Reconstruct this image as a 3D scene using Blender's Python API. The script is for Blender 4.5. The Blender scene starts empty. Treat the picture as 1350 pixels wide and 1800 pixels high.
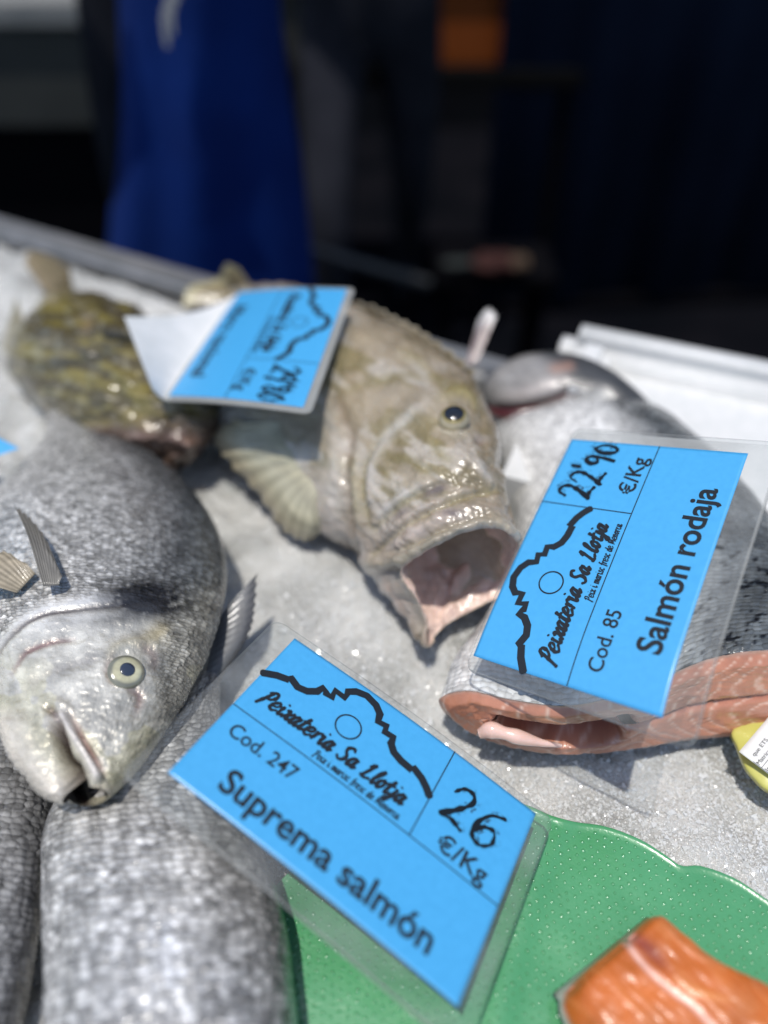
import bpy, bmesh, math, random
import numpy as np
from mathutils import Vector, Matrix

random.seed(7); rng = np.random.default_rng(7)
sc = bpy.context.scene
COL = sc.collection

# ------------------------------------------------------------ camera, sky, sun
F, PITCH, H = 1320.0, math.radians(44), 0.39
RT = np.array([1.0, 0, 0]); UP = np.array([0, math.sin(PITCH), math.cos(PITCH)])
BK = np.array([0, -math.cos(PITCH), math.sin(PITCH)]); EYE = np.array([0, 0, H])
cam = bpy.data.cameras.new('camera'); cam_o = bpy.data.objects.new('camera', cam); COL.objects.link(cam_o)
cam_o.location = EYE; cam_o.rotation_euler = (math.pi / 2 - PITCH, 0, 0)
cam.sensor_fit = 'VERTICAL'; cam.sensor_height = 36; cam.lens = 36 * F / 1800
cam.clip_start = 0.01; cam.clip_end = 60
cam.dof.use_dof = True; cam.dof.focus_distance = 0.388; cam.dof.aperture_fstop = 1.85
sc.camera = cam_o

SUN = Vector((-0.12, -0.155, 0.98)).normalized()
world = bpy.data.worlds.new('World'); sc.world = world; world.use_nodes = True
wn = world.node_tree.nodes; bg = wn['Background']
sky = wn.new('ShaderNodeTexSky'); sky.sky_type = 'NISHITA'; sky.sun_disc = False
sky.sun_elevation = math.asin(SUN.z); sky.sun_rotation = math.atan2(SUN.x, SUN.y)
world.node_tree.links.new(sky.outputs[0], bg.inputs[0]); bg.inputs[1].default_value = 0.14
sun = bpy.data.lights.new('sun', 'SUN'); sun.energy = 3.4; sun.angle = math.radians(0.5); sun.color = (1, 0.955, 0.89)
sun_o = bpy.data.objects.new('sun', sun); COL.objects.link(sun_o)
sun_o.rotation_euler = SUN.to_track_quat('Z', 'Y').to_euler()
sc.view_settings.view_transform = 'Standard'; sc.view_settings.look = 'None'
sc.view_settings.exposure = 0.05; sc.view_settings.gamma = 1
sc.cycles.use_denoising = True; sc.cycles.max_bounces = 10; sc.cycles.transparent_max_bounces = 16
sc.cycles.sample_clamp_indirect = 6

# ------------------------------------------------------------ geometry helpers
def A(*p): return np.array(p, float)
def ray(px, py): return RT * ((px - 675) / F) + UP * (-(py - 900) / F) - BK
def at(px, py, z):
    d = ray(px, py); return EYE + d * ((z - H) / d[2])
def at_y(px, py, y):
    d = ray(px, py); return EYE + d * (y / d[1])
def at_d(px, py, dep): return EYE + ray(px, py) * dep
def project(P):
    q = P - EYE; dep = -(q @ BK)
    return np.stack([675 + F * (q @ RT) / dep, 900 - F * (q @ UP) / dep], -1), dep

def catmull(P, n, closed=False, t=None):
    P = np.asarray(P, float); m = len(P)
    if t is None:
        t = np.linspace(0, m if closed else m - 1, n, endpoint=not closed)
    i = np.floor(t).astype(int)
    if not closed: i = np.clip(i, 0, m - 2)
    f = (t - i)[:, None]
    if closed: g = lambda k: P[(i + k) % m]
    else:
        E = np.vstack([2 * P[0] - P[1], P, 2 * P[-1] - P[-2]]); g = lambda k: E[np.clip(i + k + 1, 0, m + 1)]
    a, b, c, d = g(-1), g(0), g(1), g(2)
    return 0.5 * (2 * b + (c - a) * f + (2 * a - 5 * b + 4 * c - d) * f ** 2 + (3 * b - a - 3 * c + d) * f ** 3)

def hash2(ix, iy, s):
    h = (ix * 374761393 + iy * 668265263 + s * 1442695041) & 0xffffffff
    h = ((h ^ (h >> 13)) * 1274126177) & 0xffffffff
    return ((h ^ (h >> 16)) & 0xffff) / 65535.0
def noise(x, y, s=0):
    ix = np.floor(x).astype(np.int64); iy = np.floor(y).astype(np.int64)
    fx = x - ix; fy = y - iy; fx = fx * fx * (3 - 2 * fx); fy = fy * fy * (3 - 2 * fy)
    return ((hash2(ix, iy, s) * (1 - fx) + hash2(ix + 1, iy, s) * fx) * (1 - fy)
            + (hash2(ix, iy + 1, s) * (1 - fx) + hash2(ix + 1, iy + 1, s) * fx) * fy)
def fbm(x, y, s=0, o=4):
    r = 0; a = 0.5; n = 0
    for k in range(o): r = r + a * noise(x * 2 ** k, y * 2 ** k, s + k); n += a; a *= 0.5
    return r / n
def sstep(a, b, x):
    t = np.clip((x - a) / (b - a), 0, 1); return t * t * (3 - 2 * t)

def pdist(px, poly):
    poly = np.asarray(poly, float)
    if len(poly) > 2: poly = catmull(poly, 6 * len(poly))
    best = np.full(len(px), 1e9); side = np.zeros(len(px)); par = np.zeros(len(px))
    if len(poly) == 1:
        return np.hypot(*(px - poly[0]).T), side, par
    for k in range(len(poly) - 1):
        a, b = poly[k], poly[k + 1]; ab = b - a
        t = np.clip(((px - a) @ ab) / max(ab @ ab, 1e-9), 0, 1)
        d = np.hypot(*(px - (a + t[:, None] * ab)).T)
        m = d < best; best[m] = d[m]
        cr = ab[0] * (px[:, 1] - a[1]) - ab[1] * (px[:, 0] - a[0])
        side[m] = np.sign(cr)[m]; par[m] = ((k + t) / (len(poly) - 1))[m]
    return best, side, par
def inside(px, poly):
    poly = np.asarray(poly, float); x, y = px[:, 0], px[:, 1]; r = np.zeros(len(px), bool)
    j = len(poly) - 1
    for i in range(len(poly)):
        xi, yi = poly[i]; xj, yj = poly[j]
        c = ((yi > y) != (yj > y)) & (x < (xj - xi) * (y - yi) / (yj - yi + 1e-12) + xi)
        r ^= c; j = i
    return r
def feats(px, col, disp, L):
    """each feature: polyline, width, height (mm), colour, opacity"""
    for f in L:
        poly, w, h, c, a = f[:5]
        m = (np.abs(px[:, 0] - 675) < 3000)
        d, s, t = pdist(px, poly)
        g = np.exp(-(d / w) ** 2)
        if len(poly) > 1 and (len(f) < 6 or f[5] != 'full'): g = g * np.sqrt(np.clip(np.sin(np.pi * np.clip(t, 0.03, .97)), 0, 1))
        disp += g * h * 1e-3
        if c is not None:
            k = np.clip(g * a, 0, 1)[:, None]; col[:] = col * (1 - k) + np.array(c) * k

def link(name, me, parent=None, mat=None):
    o = bpy.data.objects.new(name, me); COL.objects.link(o)
    if mat: me.materials.append(mat)
    if parent: o.parent = parent
    return o
def mesh_np(name, V, Q, mat, parent=None, col=None, fuv=None, smooth=True):
    me = bpy.data.meshes.new(name)
    me.from_pydata([tuple(v) for v in V], [], [tuple(int(i) for i in q) for q in Q])
    if smooth: me.polygons.foreach_set('use_smooth', [True] * len(me.polygons))
    if col is not None:
        a = me.attributes.new('Col', 'FLOAT_COLOR', 'POINT')
        a.data.foreach_set('color', np.hstack([np.clip(col[:, :3], 0, 1), np.ones((len(V), 1)) if col.shape[1] == 3 else col[:, 3:]]).astype(np.float32).ravel())
    if fuv is not None:
        a = me.attributes.new('fuv', 'FLOAT_VECTOR', 'POINT')
        a.data.foreach_set('vector', np.hstack([fuv, np.zeros((len(V), 1))]).astype(np.float32).ravel())
    me.update()
    return link(name, me, parent, mat)
def grid_quads(nu, nv, flip=False):
    i = np.arange(nu - 1)[:, None] * nv; j = np.arange(nv - 1)[None]
    a = i + j; q = np.stack([a, a + 1, a + nv + 1, a + nv], -1).reshape(-1, 4)
    return q[:, ::-1] if flip else q
def grid_normals(G):
    du = np.gradient(G, axis=0); dv = np.gradient(G, axis=1)
    n = np.cross(du, dv); return n / np.maximum(np.linalg.norm(n, axis=-1, keepdims=True), 1e-12)

def empty(name, loc, label, cat, group=None):
    o = bpy.data.objects.new(name, None); COL.objects.link(o); o.location = loc; o.empty_display_size = .02
    o['label'] = label; o['category'] = cat
    if group: o['group'] = group
    bpy.context.view_layer.update()
    return o
def tag(o, label, cat, group=None):
    o['label'] = label; o['category'] = cat
    if group: o['group'] = group
    return o
def keep(o, parent):       # parent while keeping the world placement
    o.parent = parent; o.matrix_parent_inverse = parent.matrix_world.inverted(); return o
def bm_obj(name, bm, mat, parent=None, smooth=False):
    me = bpy.data.meshes.new(name); bm.to_mesh(me); bm.free()
    if smooth: me.polygons.foreach_set('use_smooth', [True] * len(me.polygons))
    o = link(name, me, None, mat)
    if parent: keep(o, parent)
    return o
def box(name, c, s, mat, parent=None, rz=0.0, bev=0.004):
    bm = bmesh.new(); bmesh.ops.create_cube(bm, size=1)
    bmesh.ops.scale(bm, vec=s, verts=bm.verts)
    if bev: bmesh.ops.bevel(bm, geom=bm.edges[:], offset=bev, segments=7 if bev > .01 else 2, affect='EDGES')
    bmesh.ops.rotate(bm, cent=(0, 0, 0), matrix=Matrix.Rotation(rz, 3, 'Z'), verts=bm.verts)
    bmesh.ops.translate(bm, vec=c, verts=bm.verts)
    return bm_obj(name, bm, mat, parent, bev > .01)

# ------------------------------------------------------------ materials
def mat(name, base=(.5, .5, .5), rough=.5, metal=0, coat=0, spec=.5, sss=0, **k):
    m = bpy.data.materials.new(name); m.use_nodes = True
    b = m.node_tree.nodes['Principled BSDF']
    b.inputs['Base Color'].default_value = (*base, 1); b.inputs['Roughness'].default_value = rough
    b.inputs['Metallic'].default_value = metal; b.inputs['Coat Weight'].default_value = coat
    b.inputs['Coat Roughness'].default_value = k.get('cr', .08)
    b.inputs['Specular IOR Level'].default_value = spec
    if sss:
        b.inputs['Subsurface Weight'].default_value = sss
        b.inputs['Subsurface Radius'].default_value = k.get('rad', (1, 1, 1)); b.inputs['Subsurface Scale'].default_value = k.get('ss', .004)
    if 'trans' in k: b.inputs['Transmission Weight'].default_value = k['trans']
    if 'ior' in k: b.inputs['IOR'].default_value = k['ior']
    return m
class NT:
    def __init__(s, m): s.t = m.node_tree; s.n = s.t.nodes; s.b = s.n['Principled BSDF']
    def new(s, ty, **k):
        x = s.n.new('ShaderNode' + ty)
        for a, v in k.items():
            if a.startswith('i_'): x.inputs[a[2:].replace('_', ' ')].default_value = v
            else: setattr(x, a, v)
        return x
    def l(s, a, b): s.t.links.new(a, b)
    def math(s, op, a, b=None):
        x = s.new('Math', operation=op)
        for i, v in enumerate((a, b)):
            if v is None: continue
            if isinstance(v, (int, float)): x.inputs[i].default_value = v
            else: s.l(v, x.inputs[i])
        return x.outputs[0]
    def mixc(s, fac, a, b, bt='MIX'):
        x = s.new('Mix', data_type='RGBA', blend_type=bt)
        for i, v in ((0, fac), (6, a), (7, b)):
            if isinstance(v, (int, float)): x.inputs[i].default_value = v
            elif isinstance(v, tuple): x.inputs[i].default_value = (*v, 1)
            else: s.l(v, x.inputs[i])
        return x.outputs[2]
    def bump(s, h, st, dist, nrm=None):
        x = s.new('Bump'); x.inputs['Strength'].default_value = st; x.inputs['Distance'].default_value = dist
        s.l(h, x.inputs['Height'])
        if nrm: s.l(nrm, x.inputs['Normal'])
        return x.outputs[0]
    def ramp(s, f, stops):
        x = s.new('ValToRGB'); e = x.color_ramp.elements
        while len(e) < len(stops): e.new(.5)
        for q, (p, c) in zip(e, stops): q.position = p; q.color = (*c, 1) if isinstance(c, tuple) else (c, c, c, 1)
        s.l(f, x.inputs[0]); return x.outputs[0]

def fish_mat(name, metal, rough, scale, sb, coat=.5, dark=.5, stretch=1.0, wr=250., wb=.0006, rnd=.45, sss=0, var=(.5, 1.35), bl_=(.72, 1.18)):
    """skin: colour from the mesh, scale relief from the along/around coordinates"""
    m = mat(name, rough=rough, metal=metal, coat=coat, cr=.12); t = NT(m)
    at_ = t.new('Attribute', attribute_name='Col'); uv = t.new('Attribute', attribute_name='fuv')
    mp = t.new('Mapping'); mp.inputs['Scale'].default_value = (1, stretch, 1); t.l(uv.outputs['Vector'], mp.inputs[0])
    wob = t.new('TexNoise'); wob.inputs['Scale'].default_value = 60; t.l(uv.outputs['Vector'], wob.inputs['Vector'])
    off = t.new('VectorMath', operation='MULTIPLY_ADD'); off.inputs[1].default_value = (.004, .004, 0)
    t.l(wob.outputs['Color'], off.inputs[0]); t.l(mp.outputs[0], off.inputs[2])
    n2 = t.new('TexNoise'); n2.inputs['Scale'].default_value = wr; n2.inputs['Detail'].default_value = 5; t.l(uv.outputs['Vector'], n2.inputs['Vector'])
    nb = t.new('TexNoise'); nb.inputs['Scale'].default_value = 45; nb.inputs['Detail'].default_value = 4; t.l(uv.outputs['Vector'], nb.inputs['Vector'])
    col = at_.outputs['Color']; nrm = None
    if scale:
        v = t.new('TexVoronoi', feature='F1'); v.inputs['Scale'].default_value = 1 / scale; v.inputs['Randomness'].default_value = rnd
        t.l(off.outputs[0], v.inputs['Vector'])
        # one-sided relief: each scale rises towards its free (tail-side) edge
        mx = t.new('VectorMath', operation='SUBTRACT'); t.l(v.outputs['Position'], mx.inputs[1]); 
        scl = t.new('VectorMath', operation='SCALE'); scl.inputs['Scale'].default_value = 1.0; t.l(off.outputs[0], scl.inputs[0]); t.l(scl.outputs[0], mx.inputs[0])
        sx = t.new('SeparateXYZ'); t.l(mx.outputs[0], sx.inputs[0])
        saw = t.math('MULTIPLY', sx.outputs[0], 1 / scale)
        hgt = t.math('SUBTRACT', t.math('MULTIPLY', saw, .9), t.math('POWER', v.outputs['Distance'], 2.0))
        rc = t.new('SeparateColor'); t.l(v.outputs['Color'], rc.inputs[0])
        hgt = t.math('MULTIPLY', t.math('ADD', hgt, t.math('MULTIPLY', n2.outputs[0], .35)), at_.outputs['Alpha'])
        nrm = t.bump(hgt, 1.0, sb)
        edge = t.ramp(v.outputs['Distance'], [(.25, 1.0), (.62, 1 - dark)])
        col = t.mixc(at_.outputs['Alpha'], col, edge, 'MULTIPLY')
        var = t.ramp(rc.outputs[0], [(0, var[0]), (1, var[1])])
        col = t.mixc(at_.outputs['Alpha'], col, var, 'MULTIPLY')
        t.l(t.math('ADD', t.math('MULTIPLY', rc.outputs[1], .18), rough - .09), t.b.inputs['Roughness'])
    bl = t.ramp(nb.outputs[0], [(.3, bl_[0]), (.7, bl_[1])])
    col = t.mixc(1.0, col, bl, 'MULTIPLY')
    nrm = t.bump(n2.outputs[0], .8, wb, nrm)
    t.l(nrm, t.b.inputs['Normal']); t.l(col, t.b.inputs['Base Color'])
    t.l(nrm, t.b.inputs['Coat Normal'])
    if sss:
        t.b.inputs['Subsurface Weight'].default_value = sss; t.b.inputs['Subsurface Radius'].default_value = (1, .6, .4); t.b.inputs['Subsurface Scale'].default_value = .004
    return m
def noisy(name, c1, c2, scale=60, rough=.5, bumpd=.001, metal=0, coat=0, bs=200, sss=0, detail=5, **k):
    m = mat(name, rough=rough, metal=metal, coat=coat, sss=sss, **k); t = NT(m)
    tc = t.new('TexCoord'); g = t.new('NewGeometry') 
    n = t.new('TexNoise'); n.inputs['Scale'].default_value = scale; n.inputs['Detail'].default_value = detail; t.l(g.outputs['Position'], n.inputs['Vector'])
    t.l(t.mixc(t.ramp(n.outputs[0], [(.35, 0.), (.65, 1.)]), c1, c2), t.b.inputs['Base Color'])
    if bumpd:
        n2 = t.new('TexNoise'); n2.inputs['Scale'].default_value = bs; n2.inputs['Detail'].default_value = 4; t.l(g.outputs['Position'], n2.inputs['Vector'])
        t.l(t.bump(n2.outputs[0], .7, bumpd), t.b.inputs['Normal'])
    return m

# ------------------------------------------------------------ ice bed
def ice_h(x, y):
    h = (fbm(x * 9 + 3, y * 9, 3) - .5) * .022 + (fbm(x * 40, y * 40, 11) - .5) * .012 + (fbm(x * 95, y * 95, 15, 2) - .5) * .0055 + (fbm(x * 190, y * 190, 21, 3) - .5) * .0042
    h = h + .03 * np.exp(-((x + .42) / .16) ** 2 - ((y - .74) / .1) ** 2)
    h = h - .012 * np.exp(-((x - .16) / .13) ** 4 - ((y - .47) / .17) ** 4)      # hollow melted under the salmon
    return h - .004 - (.010 + .4 * np.maximum(h - .004, -.01)) * sstep(.30, .22, y + .25 * np.abs(x - .1)) * sstep(-.12, -.05, x)
def ice():
    m = mat('crushed_ice', (.78, .79, .78), rough=.17, spec=.5, sss=.6, rad=(.9, 1, 1.05), ss=.008); t = NT(m)
    g = t.new('NewGeometry')
    v = t.new('TexVoronoi'); v.inputs['Scale'].default_value = 420; t.l(g.outputs['Position'], v.inputs['Vector'])
    v2 = t.new('TexVoronoi'); v2.inputs['Scale'].default_value = 950; t.l(g.outputs['Position'], v2.inputs['Vector'])
    n = t.new('TexNoise'); n.inputs['Scale'].default_value = 22; n.inputs['Detail'].default_value = 6; t.l(g.outputs['Position'], n.inputs['Vector'])
    t.l(t.mixc(t.ramp(n.outputs[0], [(.35, 0.), (.68, 1.)]), (.36, .362, .345), (.60, .60, .58)), t.b.inputs['Base Color'])
    r1 = t.new('SeparateColor'); t.l(v.outputs['Color'], r1.inputs[0])
    hh = t.math('ADD', t.math('MULTIPLY', v.outputs['Distance'], -.8), t.math('MULTIPLY', v2.outputs['Distance'], -.45))
    nn = t.bump(hh, .8, .0013); t.l(nn, t.b.inputs['Normal'])
    x0, x1, y0, y1, nx, ny = -.75, .62, -.12, .9, 620, 470
    X, Y = np.meshgrid(np.linspace(x0, x1, nx), np.linspace(y0, y1, ny), indexing='ij')
    # the far edge of the heap follows the counter edge
    Yb = counter_back(X)
    Y = y0 + (Y - y0) * (Yb - y0) / (y1 - y0)
    Z = ice_h(X, Y) - .05 * sstep(.025, 0.0, Yb - Y)
    o = mesh_np('ice', np.stack([X, Y, Z], -1).reshape(-1, 3), grid_quads(nx, ny, True), m)
    o['kind'] = 'structure'
    # loose crystals lying on the bed
    gm = mat('clear_ice', (.84, .85, .84), rough=.14, trans=.3, ior=1.31, spec=1.0, coat=1.0, cr=.12)
    N = 48000
    px = rng.uniform(430, 1420, N); py = rng.uniform(1000, 1640, N)
    base = np.array([at(a, b, 0.0) for a, b in zip(px, py)])
    base[:, 2] = ice_h(base[:, 0], base[:, 1])
    s = rng.gamma(1.3, .00032, N) + .00022
    oct_ = np.array([[1, 0, 0], [-1, 0, 0], [0, 1, 0], [0, -1, 0], [0, 0, 1], [0, 0, -1]], float)
    fc = np.array([[0, 2, 4], [2, 1, 4], [1, 3, 4], [3, 0, 4], [2, 0, 5], [1, 2, 5], [3, 1, 5], [0, 3, 5]])
    q = rng.normal(size=(N, 4)); q /= np.linalg.norm(q, axis=1)[:, None]
    w, x, y, z = q.T
    R = np.stack([1 - 2 * (y * y + z * z), 2 * (x * y - z * w), 2 * (x * z + y * w), 2 * (x * y + z * w), 1 - 2 * (x * x + z * z), 2 * (y * z - x * w),
                  2 * (x * z - y * w), 2 * (y * z + x * w), 1 - 2 * (x * x + y * y)], -1).reshape(N, 3, 3)
    V = oct_[None] * rng.uniform(.5, 1.4, (N, 6, 1)) * s[:, None, None]
    V = np.einsum('nij,nkj->nki', R, V) + base[:, None]
    Fc = fc[None] + 6 * np.arange(N)[:, None, None]
    c = mesh_np('ice_crystals', V.reshape(-1, 3), Fc.reshape(-1, 3), gm, smooth=False); c['kind'] = 'stuff'
def counter_back(x):
    p = at(0, 400, .02); q = at(420, 522, .02)
    return p[1] + (x - p[0]) * (q[1] - p[1]) / (q[0] - p[0])
ice()

# ------------------------------------------------------------ counter, floor, background with shade put into its dark colours
steel = noisy('brushed_steel', (.34, .34, .33), (.46, .45, .44), 30, .38, .0002, metal=.75)
def counter():
    root = empty('stall_counter', (0, .45, -.9), 'grey metal stall counter with a raised back rim holding the ice', 'counter')
    xs = np.array([-.9, .75]); ys = counter_back(xs)
    bm = bmesh.new()
    def prism(pts, z0, z1):
        a = [bm.verts.new((p[0], p[1], z0)) for p in pts]; b = [bm.verts.new((p[0], p[1], z1)) for p in pts]
        bm.faces.new(a[::-1]); bm.faces.new(b)
        for i in range(len(pts)): bm.faces.new((a[i], a[(i + 1) % len(pts)], b[(i + 1) % len(pts)], b[i]))
    prism([(-.9, -.16), (.75, -.16), (.75, ys[1] + .06), (-.9, ys[0] + .06)], -.09, -.06)
    bm_obj('counter_bed', bm, steel, root)
    bm = bmesh.new()
    prism([(-.9, ys[0] + .002), (.75, ys[1] + .002), (.75, ys[1] + .045), (-.9, ys[0] + .045)], -.0599, .012)
    bmesh.ops.bevel(bm, geom=bm.edges[:], offset=.006, segments=3, affect='EDGES')
    bm_obj('back_rim', bm, steel, root)
    bm = bmesh.new()
    prism([(-.86, -.1), (.7, -.1), (.7, ys[1]), (-.86, ys[0])], -.9, -.0905)
    bm_obj('base_cabinet', bm, mat('black_board', (.012, .012, .014), .6), root)
counter()
floor_m = noisy('shade_dark_floor', (.003, .0035, .005), (.006, .006, .008), 3, 1.0, .0, spec=.0)  # near-black floor colour holds the shade behind the stall
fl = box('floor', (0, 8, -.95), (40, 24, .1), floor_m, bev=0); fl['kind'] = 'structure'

def foam():
    m = noisy('white_foam', (.60, .61, .60), (.66, .66, .65), 90, .6, .0006, bs=500)
    root = empty('foam_box', tuple(at(1180, 700, 0)), 'white polystyrene box with a thick rim behind the salmon', 'foam box')
    a = at(985, 590, .055); b = at(1500, 695, .055)
    d = (b - a)[:2]; L = np.hypot(*d); ang = math.atan2(d[1], d[0]); mid = (a + b) / 2
    nx, ny = -math.sin(ang), math.cos(ang)
    box('rim_wall', (mid[0] + nx * .014, mid[1] + ny * .014, .012), (L, .045, .09), m, root, ang, .014)
    box('side_wall', (a[0] + .013, a[1] - .048, .0115), (.03, .085, .0885), m, root, ang, .008)
    box('inner_floor', (mid[0] - nx * .085, mid[1] - ny * .085, .010), (L, .17, .05), m, root, ang, 0)
foam()

def skin_figure(name, joints, edges, mat_, root):
    me = bpy.data.meshes.new(name)
    me.from_pydata([j[:3] for j in joints], edges, [])
    o = link(name, me, None, mat_)
    s = o.modifiers.new('skin', 'SKIN'); s.use_smooth_shade = True
    for v, j in zip(me.skin_vertices[0].data, joints):
        v.radius = (j[3], j[4] if len(j) > 4 else j[3]); v.use_root = False
    me.skin_vertices[0].data[0].use_root = True
    u = o.modifiers.new('sub', 'SUBSURF'); u.levels = u.render_levels = 2
    keep(o, root); return o
def person(x, y, cloth, label, stride=0.0, turn=0):
    root = empty('person', (x, y, -.9), label, 'person')
    z = -.9
    J = [(x, y, z + .95, .155, .12), (x, y, z + 1.15, .14, .11), (x, y, z + 1.36, .17, .115), (x, y, z + 1.49, .06), (x, y - .02, z + 1.58, .085, .095), (x, y - .02, z + 1.7, .085, .095),
         (x - .1, y, z + .86, .09), (x - .11, y - stride * .25, z + .49, .062), (x - .11, y - stride * .2, z + .1, .045), (x - .12, y - stride * .2 - .16, z + .04, .036),
         (x + .1, y, z + .86, .09), (x + .11, y + stride * .05, z + .49, .062), (x + .11, y + stride * .4, z + .1, .045), (x + .12, y + stride * .4 - .16, z + .04, .036),
         (x - .2, y, z + 1.4, .058), (x - .26, y + .02, z + 1.22, .046), (x - .16, y - .16, z + 1.30, .034), (x - .08, y - .2, z + 1.34, .03),
         (x + .2, y, z + 1.4, .058), (x + .26, y + .02, z + 1.22, .046), (x + .16, y - .16, z + 1.30, .034), (x + .08, y - .2, z + 1.34, .03)]
    E = [(0, 1), (1, 2), (2, 3), (3, 4), (4, 5), (0, 6), (6, 7), (7, 8), (8, 9), (0, 10), (10, 11), (11, 12), (12, 13), (2, 14), (14, 15), (15, 16), (16, 17), (2, 18), (18, 19), (19, 20), (20, 21)]
    skin_figure('body', J, E, cloth, root)
    return root
dark_cloth = noisy('dark_work_clothes', (.006, .007, .010), (.010, .011, .016), 12, .9, .002, bs=40, spec=.1)
grey_cloth = noisy('grey_trousers', (.012, .013, .018), (.020, .021, .028), 12, .9, .002, bs=40, spec=.1)
def vendor():
    c = at_y(352, 240, 1.36)
    r = person(c[0], c[1], dark_cloth, 'person in a long royal blue apron standing behind the stall counter')
    m = noisy('blue_apron_cloth', (.0013, .015, .105), (.0017, .021, .140), 6, .85, .003, bs=18, spec=.15)
    nu, nv = 60, 60
    U, Vv = np.meshgrid(np.linspace(-1, 1, nu), np.linspace(0, 1, nv), indexing='ij')
    zt, zb = .35, -.62
    Z = zt + (zb - zt) * Vv
    hw = .155 + .028 * Vv
    Yf = c[1] - .1
    lx = np.array([at_y(172, p, Yf) for p in (-150, 100, 300, 500, 700)]); rx_ = np.array([at_y(p, q, Yf) for p, q in ((470, -150), (498, 100), (526, 300), (540, 500), (550, 700))])
    xl = np.interp(-Z, -lx[:, 2], lx[:, 0]); xr = np.interp(-Z, -rx_[:, 2], rx_[:, 0])
    X = (xl + xr) / 2 + U * (xr - xl) / 2 + .006 * np.sin(9 * Vv + U * 2)
    Yy = c[1] - .165 + .13 * np.abs(U) ** 2.5 - .012 * np.sin(U * 8 + 2 * Vv) * (.3 + Vv)
    G = np.stack([X, Yy, Z], -1)
    V = np.concatenate([G.reshape(-1, 3), (G + A(0, .004, 0)).reshape(-1, 3)])
    q = grid_quads(nu, nv); Q = np.concatenate([q, q[:, ::-1] + nu * nv])
    rim = np.concatenate([np.arange(nv), np.arange(1, nu) * nv + nv - 1, (nu - 1) * nv + np.arange(nv - 2, -1, -1), np.arange(nu - 2, 0, -1) * nv])
    Q = np.concatenate([Q, np.stack([rim, rim + nu * nv, np.roll(rim, -1) + nu * nv, np.roll(rim, -1)], 1)])
    keep(mesh_np('apron', V, Q, m), r)
    # loose white ends of the apron string
    bm = bmesh.new()
    for (a, b, w) in (((301, -60), (290, 82), .0065), ((318, -60), (300, 60), .005)):
        p = at_y(a[0], a[1], c[1] - .19); s = at_y(b[0], b[1], c[1] - .192)
        for k in range(8):
            t0, t1 = k / 8, (k + 1) / 8
            bmesh.ops.create_cube(bm, size=1, matrix=Matrix.Translation(Vector(p + (s - p) * (t0 + t1) / 2) + Vector((.003 * math.sin(k), 0, 0))) @ Matrix.Diagonal((w * (1.8 - t0), .004, (p[2] - s[2]) / 7.5, 1)))
    bm_obj('apron_string', bm, mat('white_tape', (.3, .3, .3), .8), r)
vendor()
c2_ = at_y(640, 260, 2.1)
person(c2_[0] + .02, 2.1, grey_cloth, 'person in dark grey trousers stepping past in the shade beyond the stall', stride=1.0)

def crate(name, px, Y, size, m, label, cat, rz=0):
    c = at_y(px[0], px[1], Y); w, d, h = size
    root = empty(name, (c[0], Y, c[2] - h / 2), label, cat)
    t = .012
    def pt(nm, cc, s): 
        co, si = math.cos(rz), math.sin(rz)
        box(nm, (c[0] + cc[0] * co - cc[1] * si, Y + cc[0] * si + cc[1] * co, c[2] + cc[2]), s, m, root, rz, .003)
    pt('base', (0, 0, -h / 2 + t / 2), (w, d, t))
    for s in (-1, 1):
        pt('long_side', (0, s * (d / 2 - t / 2), t / 2), (w, t, h - t)); pt('short_side', (s * (w / 2 - t / 2), 0, t / 2), (t, d - 2 * t - .001, h - t))
    pt('rim', (0, -d / 2 - .006, h / 2 - .012), (w + .01, .012, .024))
    return root
crate('crate', (790, 20), 2.5, (.27, .3, .2), mat('orange_plastic', (.22, .05, .006), .6, spec=.2), 'orange plastic crate on the back table behind the stall', 'crate')
crate('crate', (600, 40), 2.6, (.36, .3, .24), mat('grey_plastic', (.045, .045, .04), .6, spec=.2), 'grey plastic crate beside the orange one on the back table', 'crate')
def table(name, x0, x1, Y, ztop, label, m, legm, depth=.5):
    root = empty(name, ((x0 + x1) / 2, Y, -.9), label, 'table')
    box('table_top', ((x0 + x1) / 2, Y, ztop - .02), (x1 - x0, depth, .04), m, root)
    for sx in (x0 + .04, x1 - .04):
        for sy in (-1, 1):
            box('leg', (sx, Y + sy * (depth / 2 - .04), (ztop - .041 - .9) / 2), (.04, .04, ztop - .041 + .9), legm, root)
    return root
black = mat('black_metal', (.004, .004, .005), .9, spec=.0)
zt = at_y(790, 20, 2.5)[2] - .1
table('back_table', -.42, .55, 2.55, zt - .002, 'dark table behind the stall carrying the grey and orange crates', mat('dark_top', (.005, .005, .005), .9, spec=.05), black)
def shelf():
    Y = 2.3
    a = at_y(-160, 60, Y); b = at_y(186, 225, Y); zt = at_y(0, 25, Y)[2]
    root = empty('steel_cabinet', ((a[0] + b[0]) / 2, Y, -.9), 'grey metal work cabinet in the shade at the left behind the blue apron', 'cabinet')
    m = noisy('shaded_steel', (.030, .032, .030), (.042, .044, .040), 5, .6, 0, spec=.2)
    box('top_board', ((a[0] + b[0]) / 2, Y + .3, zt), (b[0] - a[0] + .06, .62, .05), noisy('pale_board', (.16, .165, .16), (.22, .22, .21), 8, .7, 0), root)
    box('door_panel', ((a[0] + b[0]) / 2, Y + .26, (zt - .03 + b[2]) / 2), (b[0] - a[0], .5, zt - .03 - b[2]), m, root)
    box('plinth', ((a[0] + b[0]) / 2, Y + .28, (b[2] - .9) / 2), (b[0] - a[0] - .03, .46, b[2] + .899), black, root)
shelf()
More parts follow.
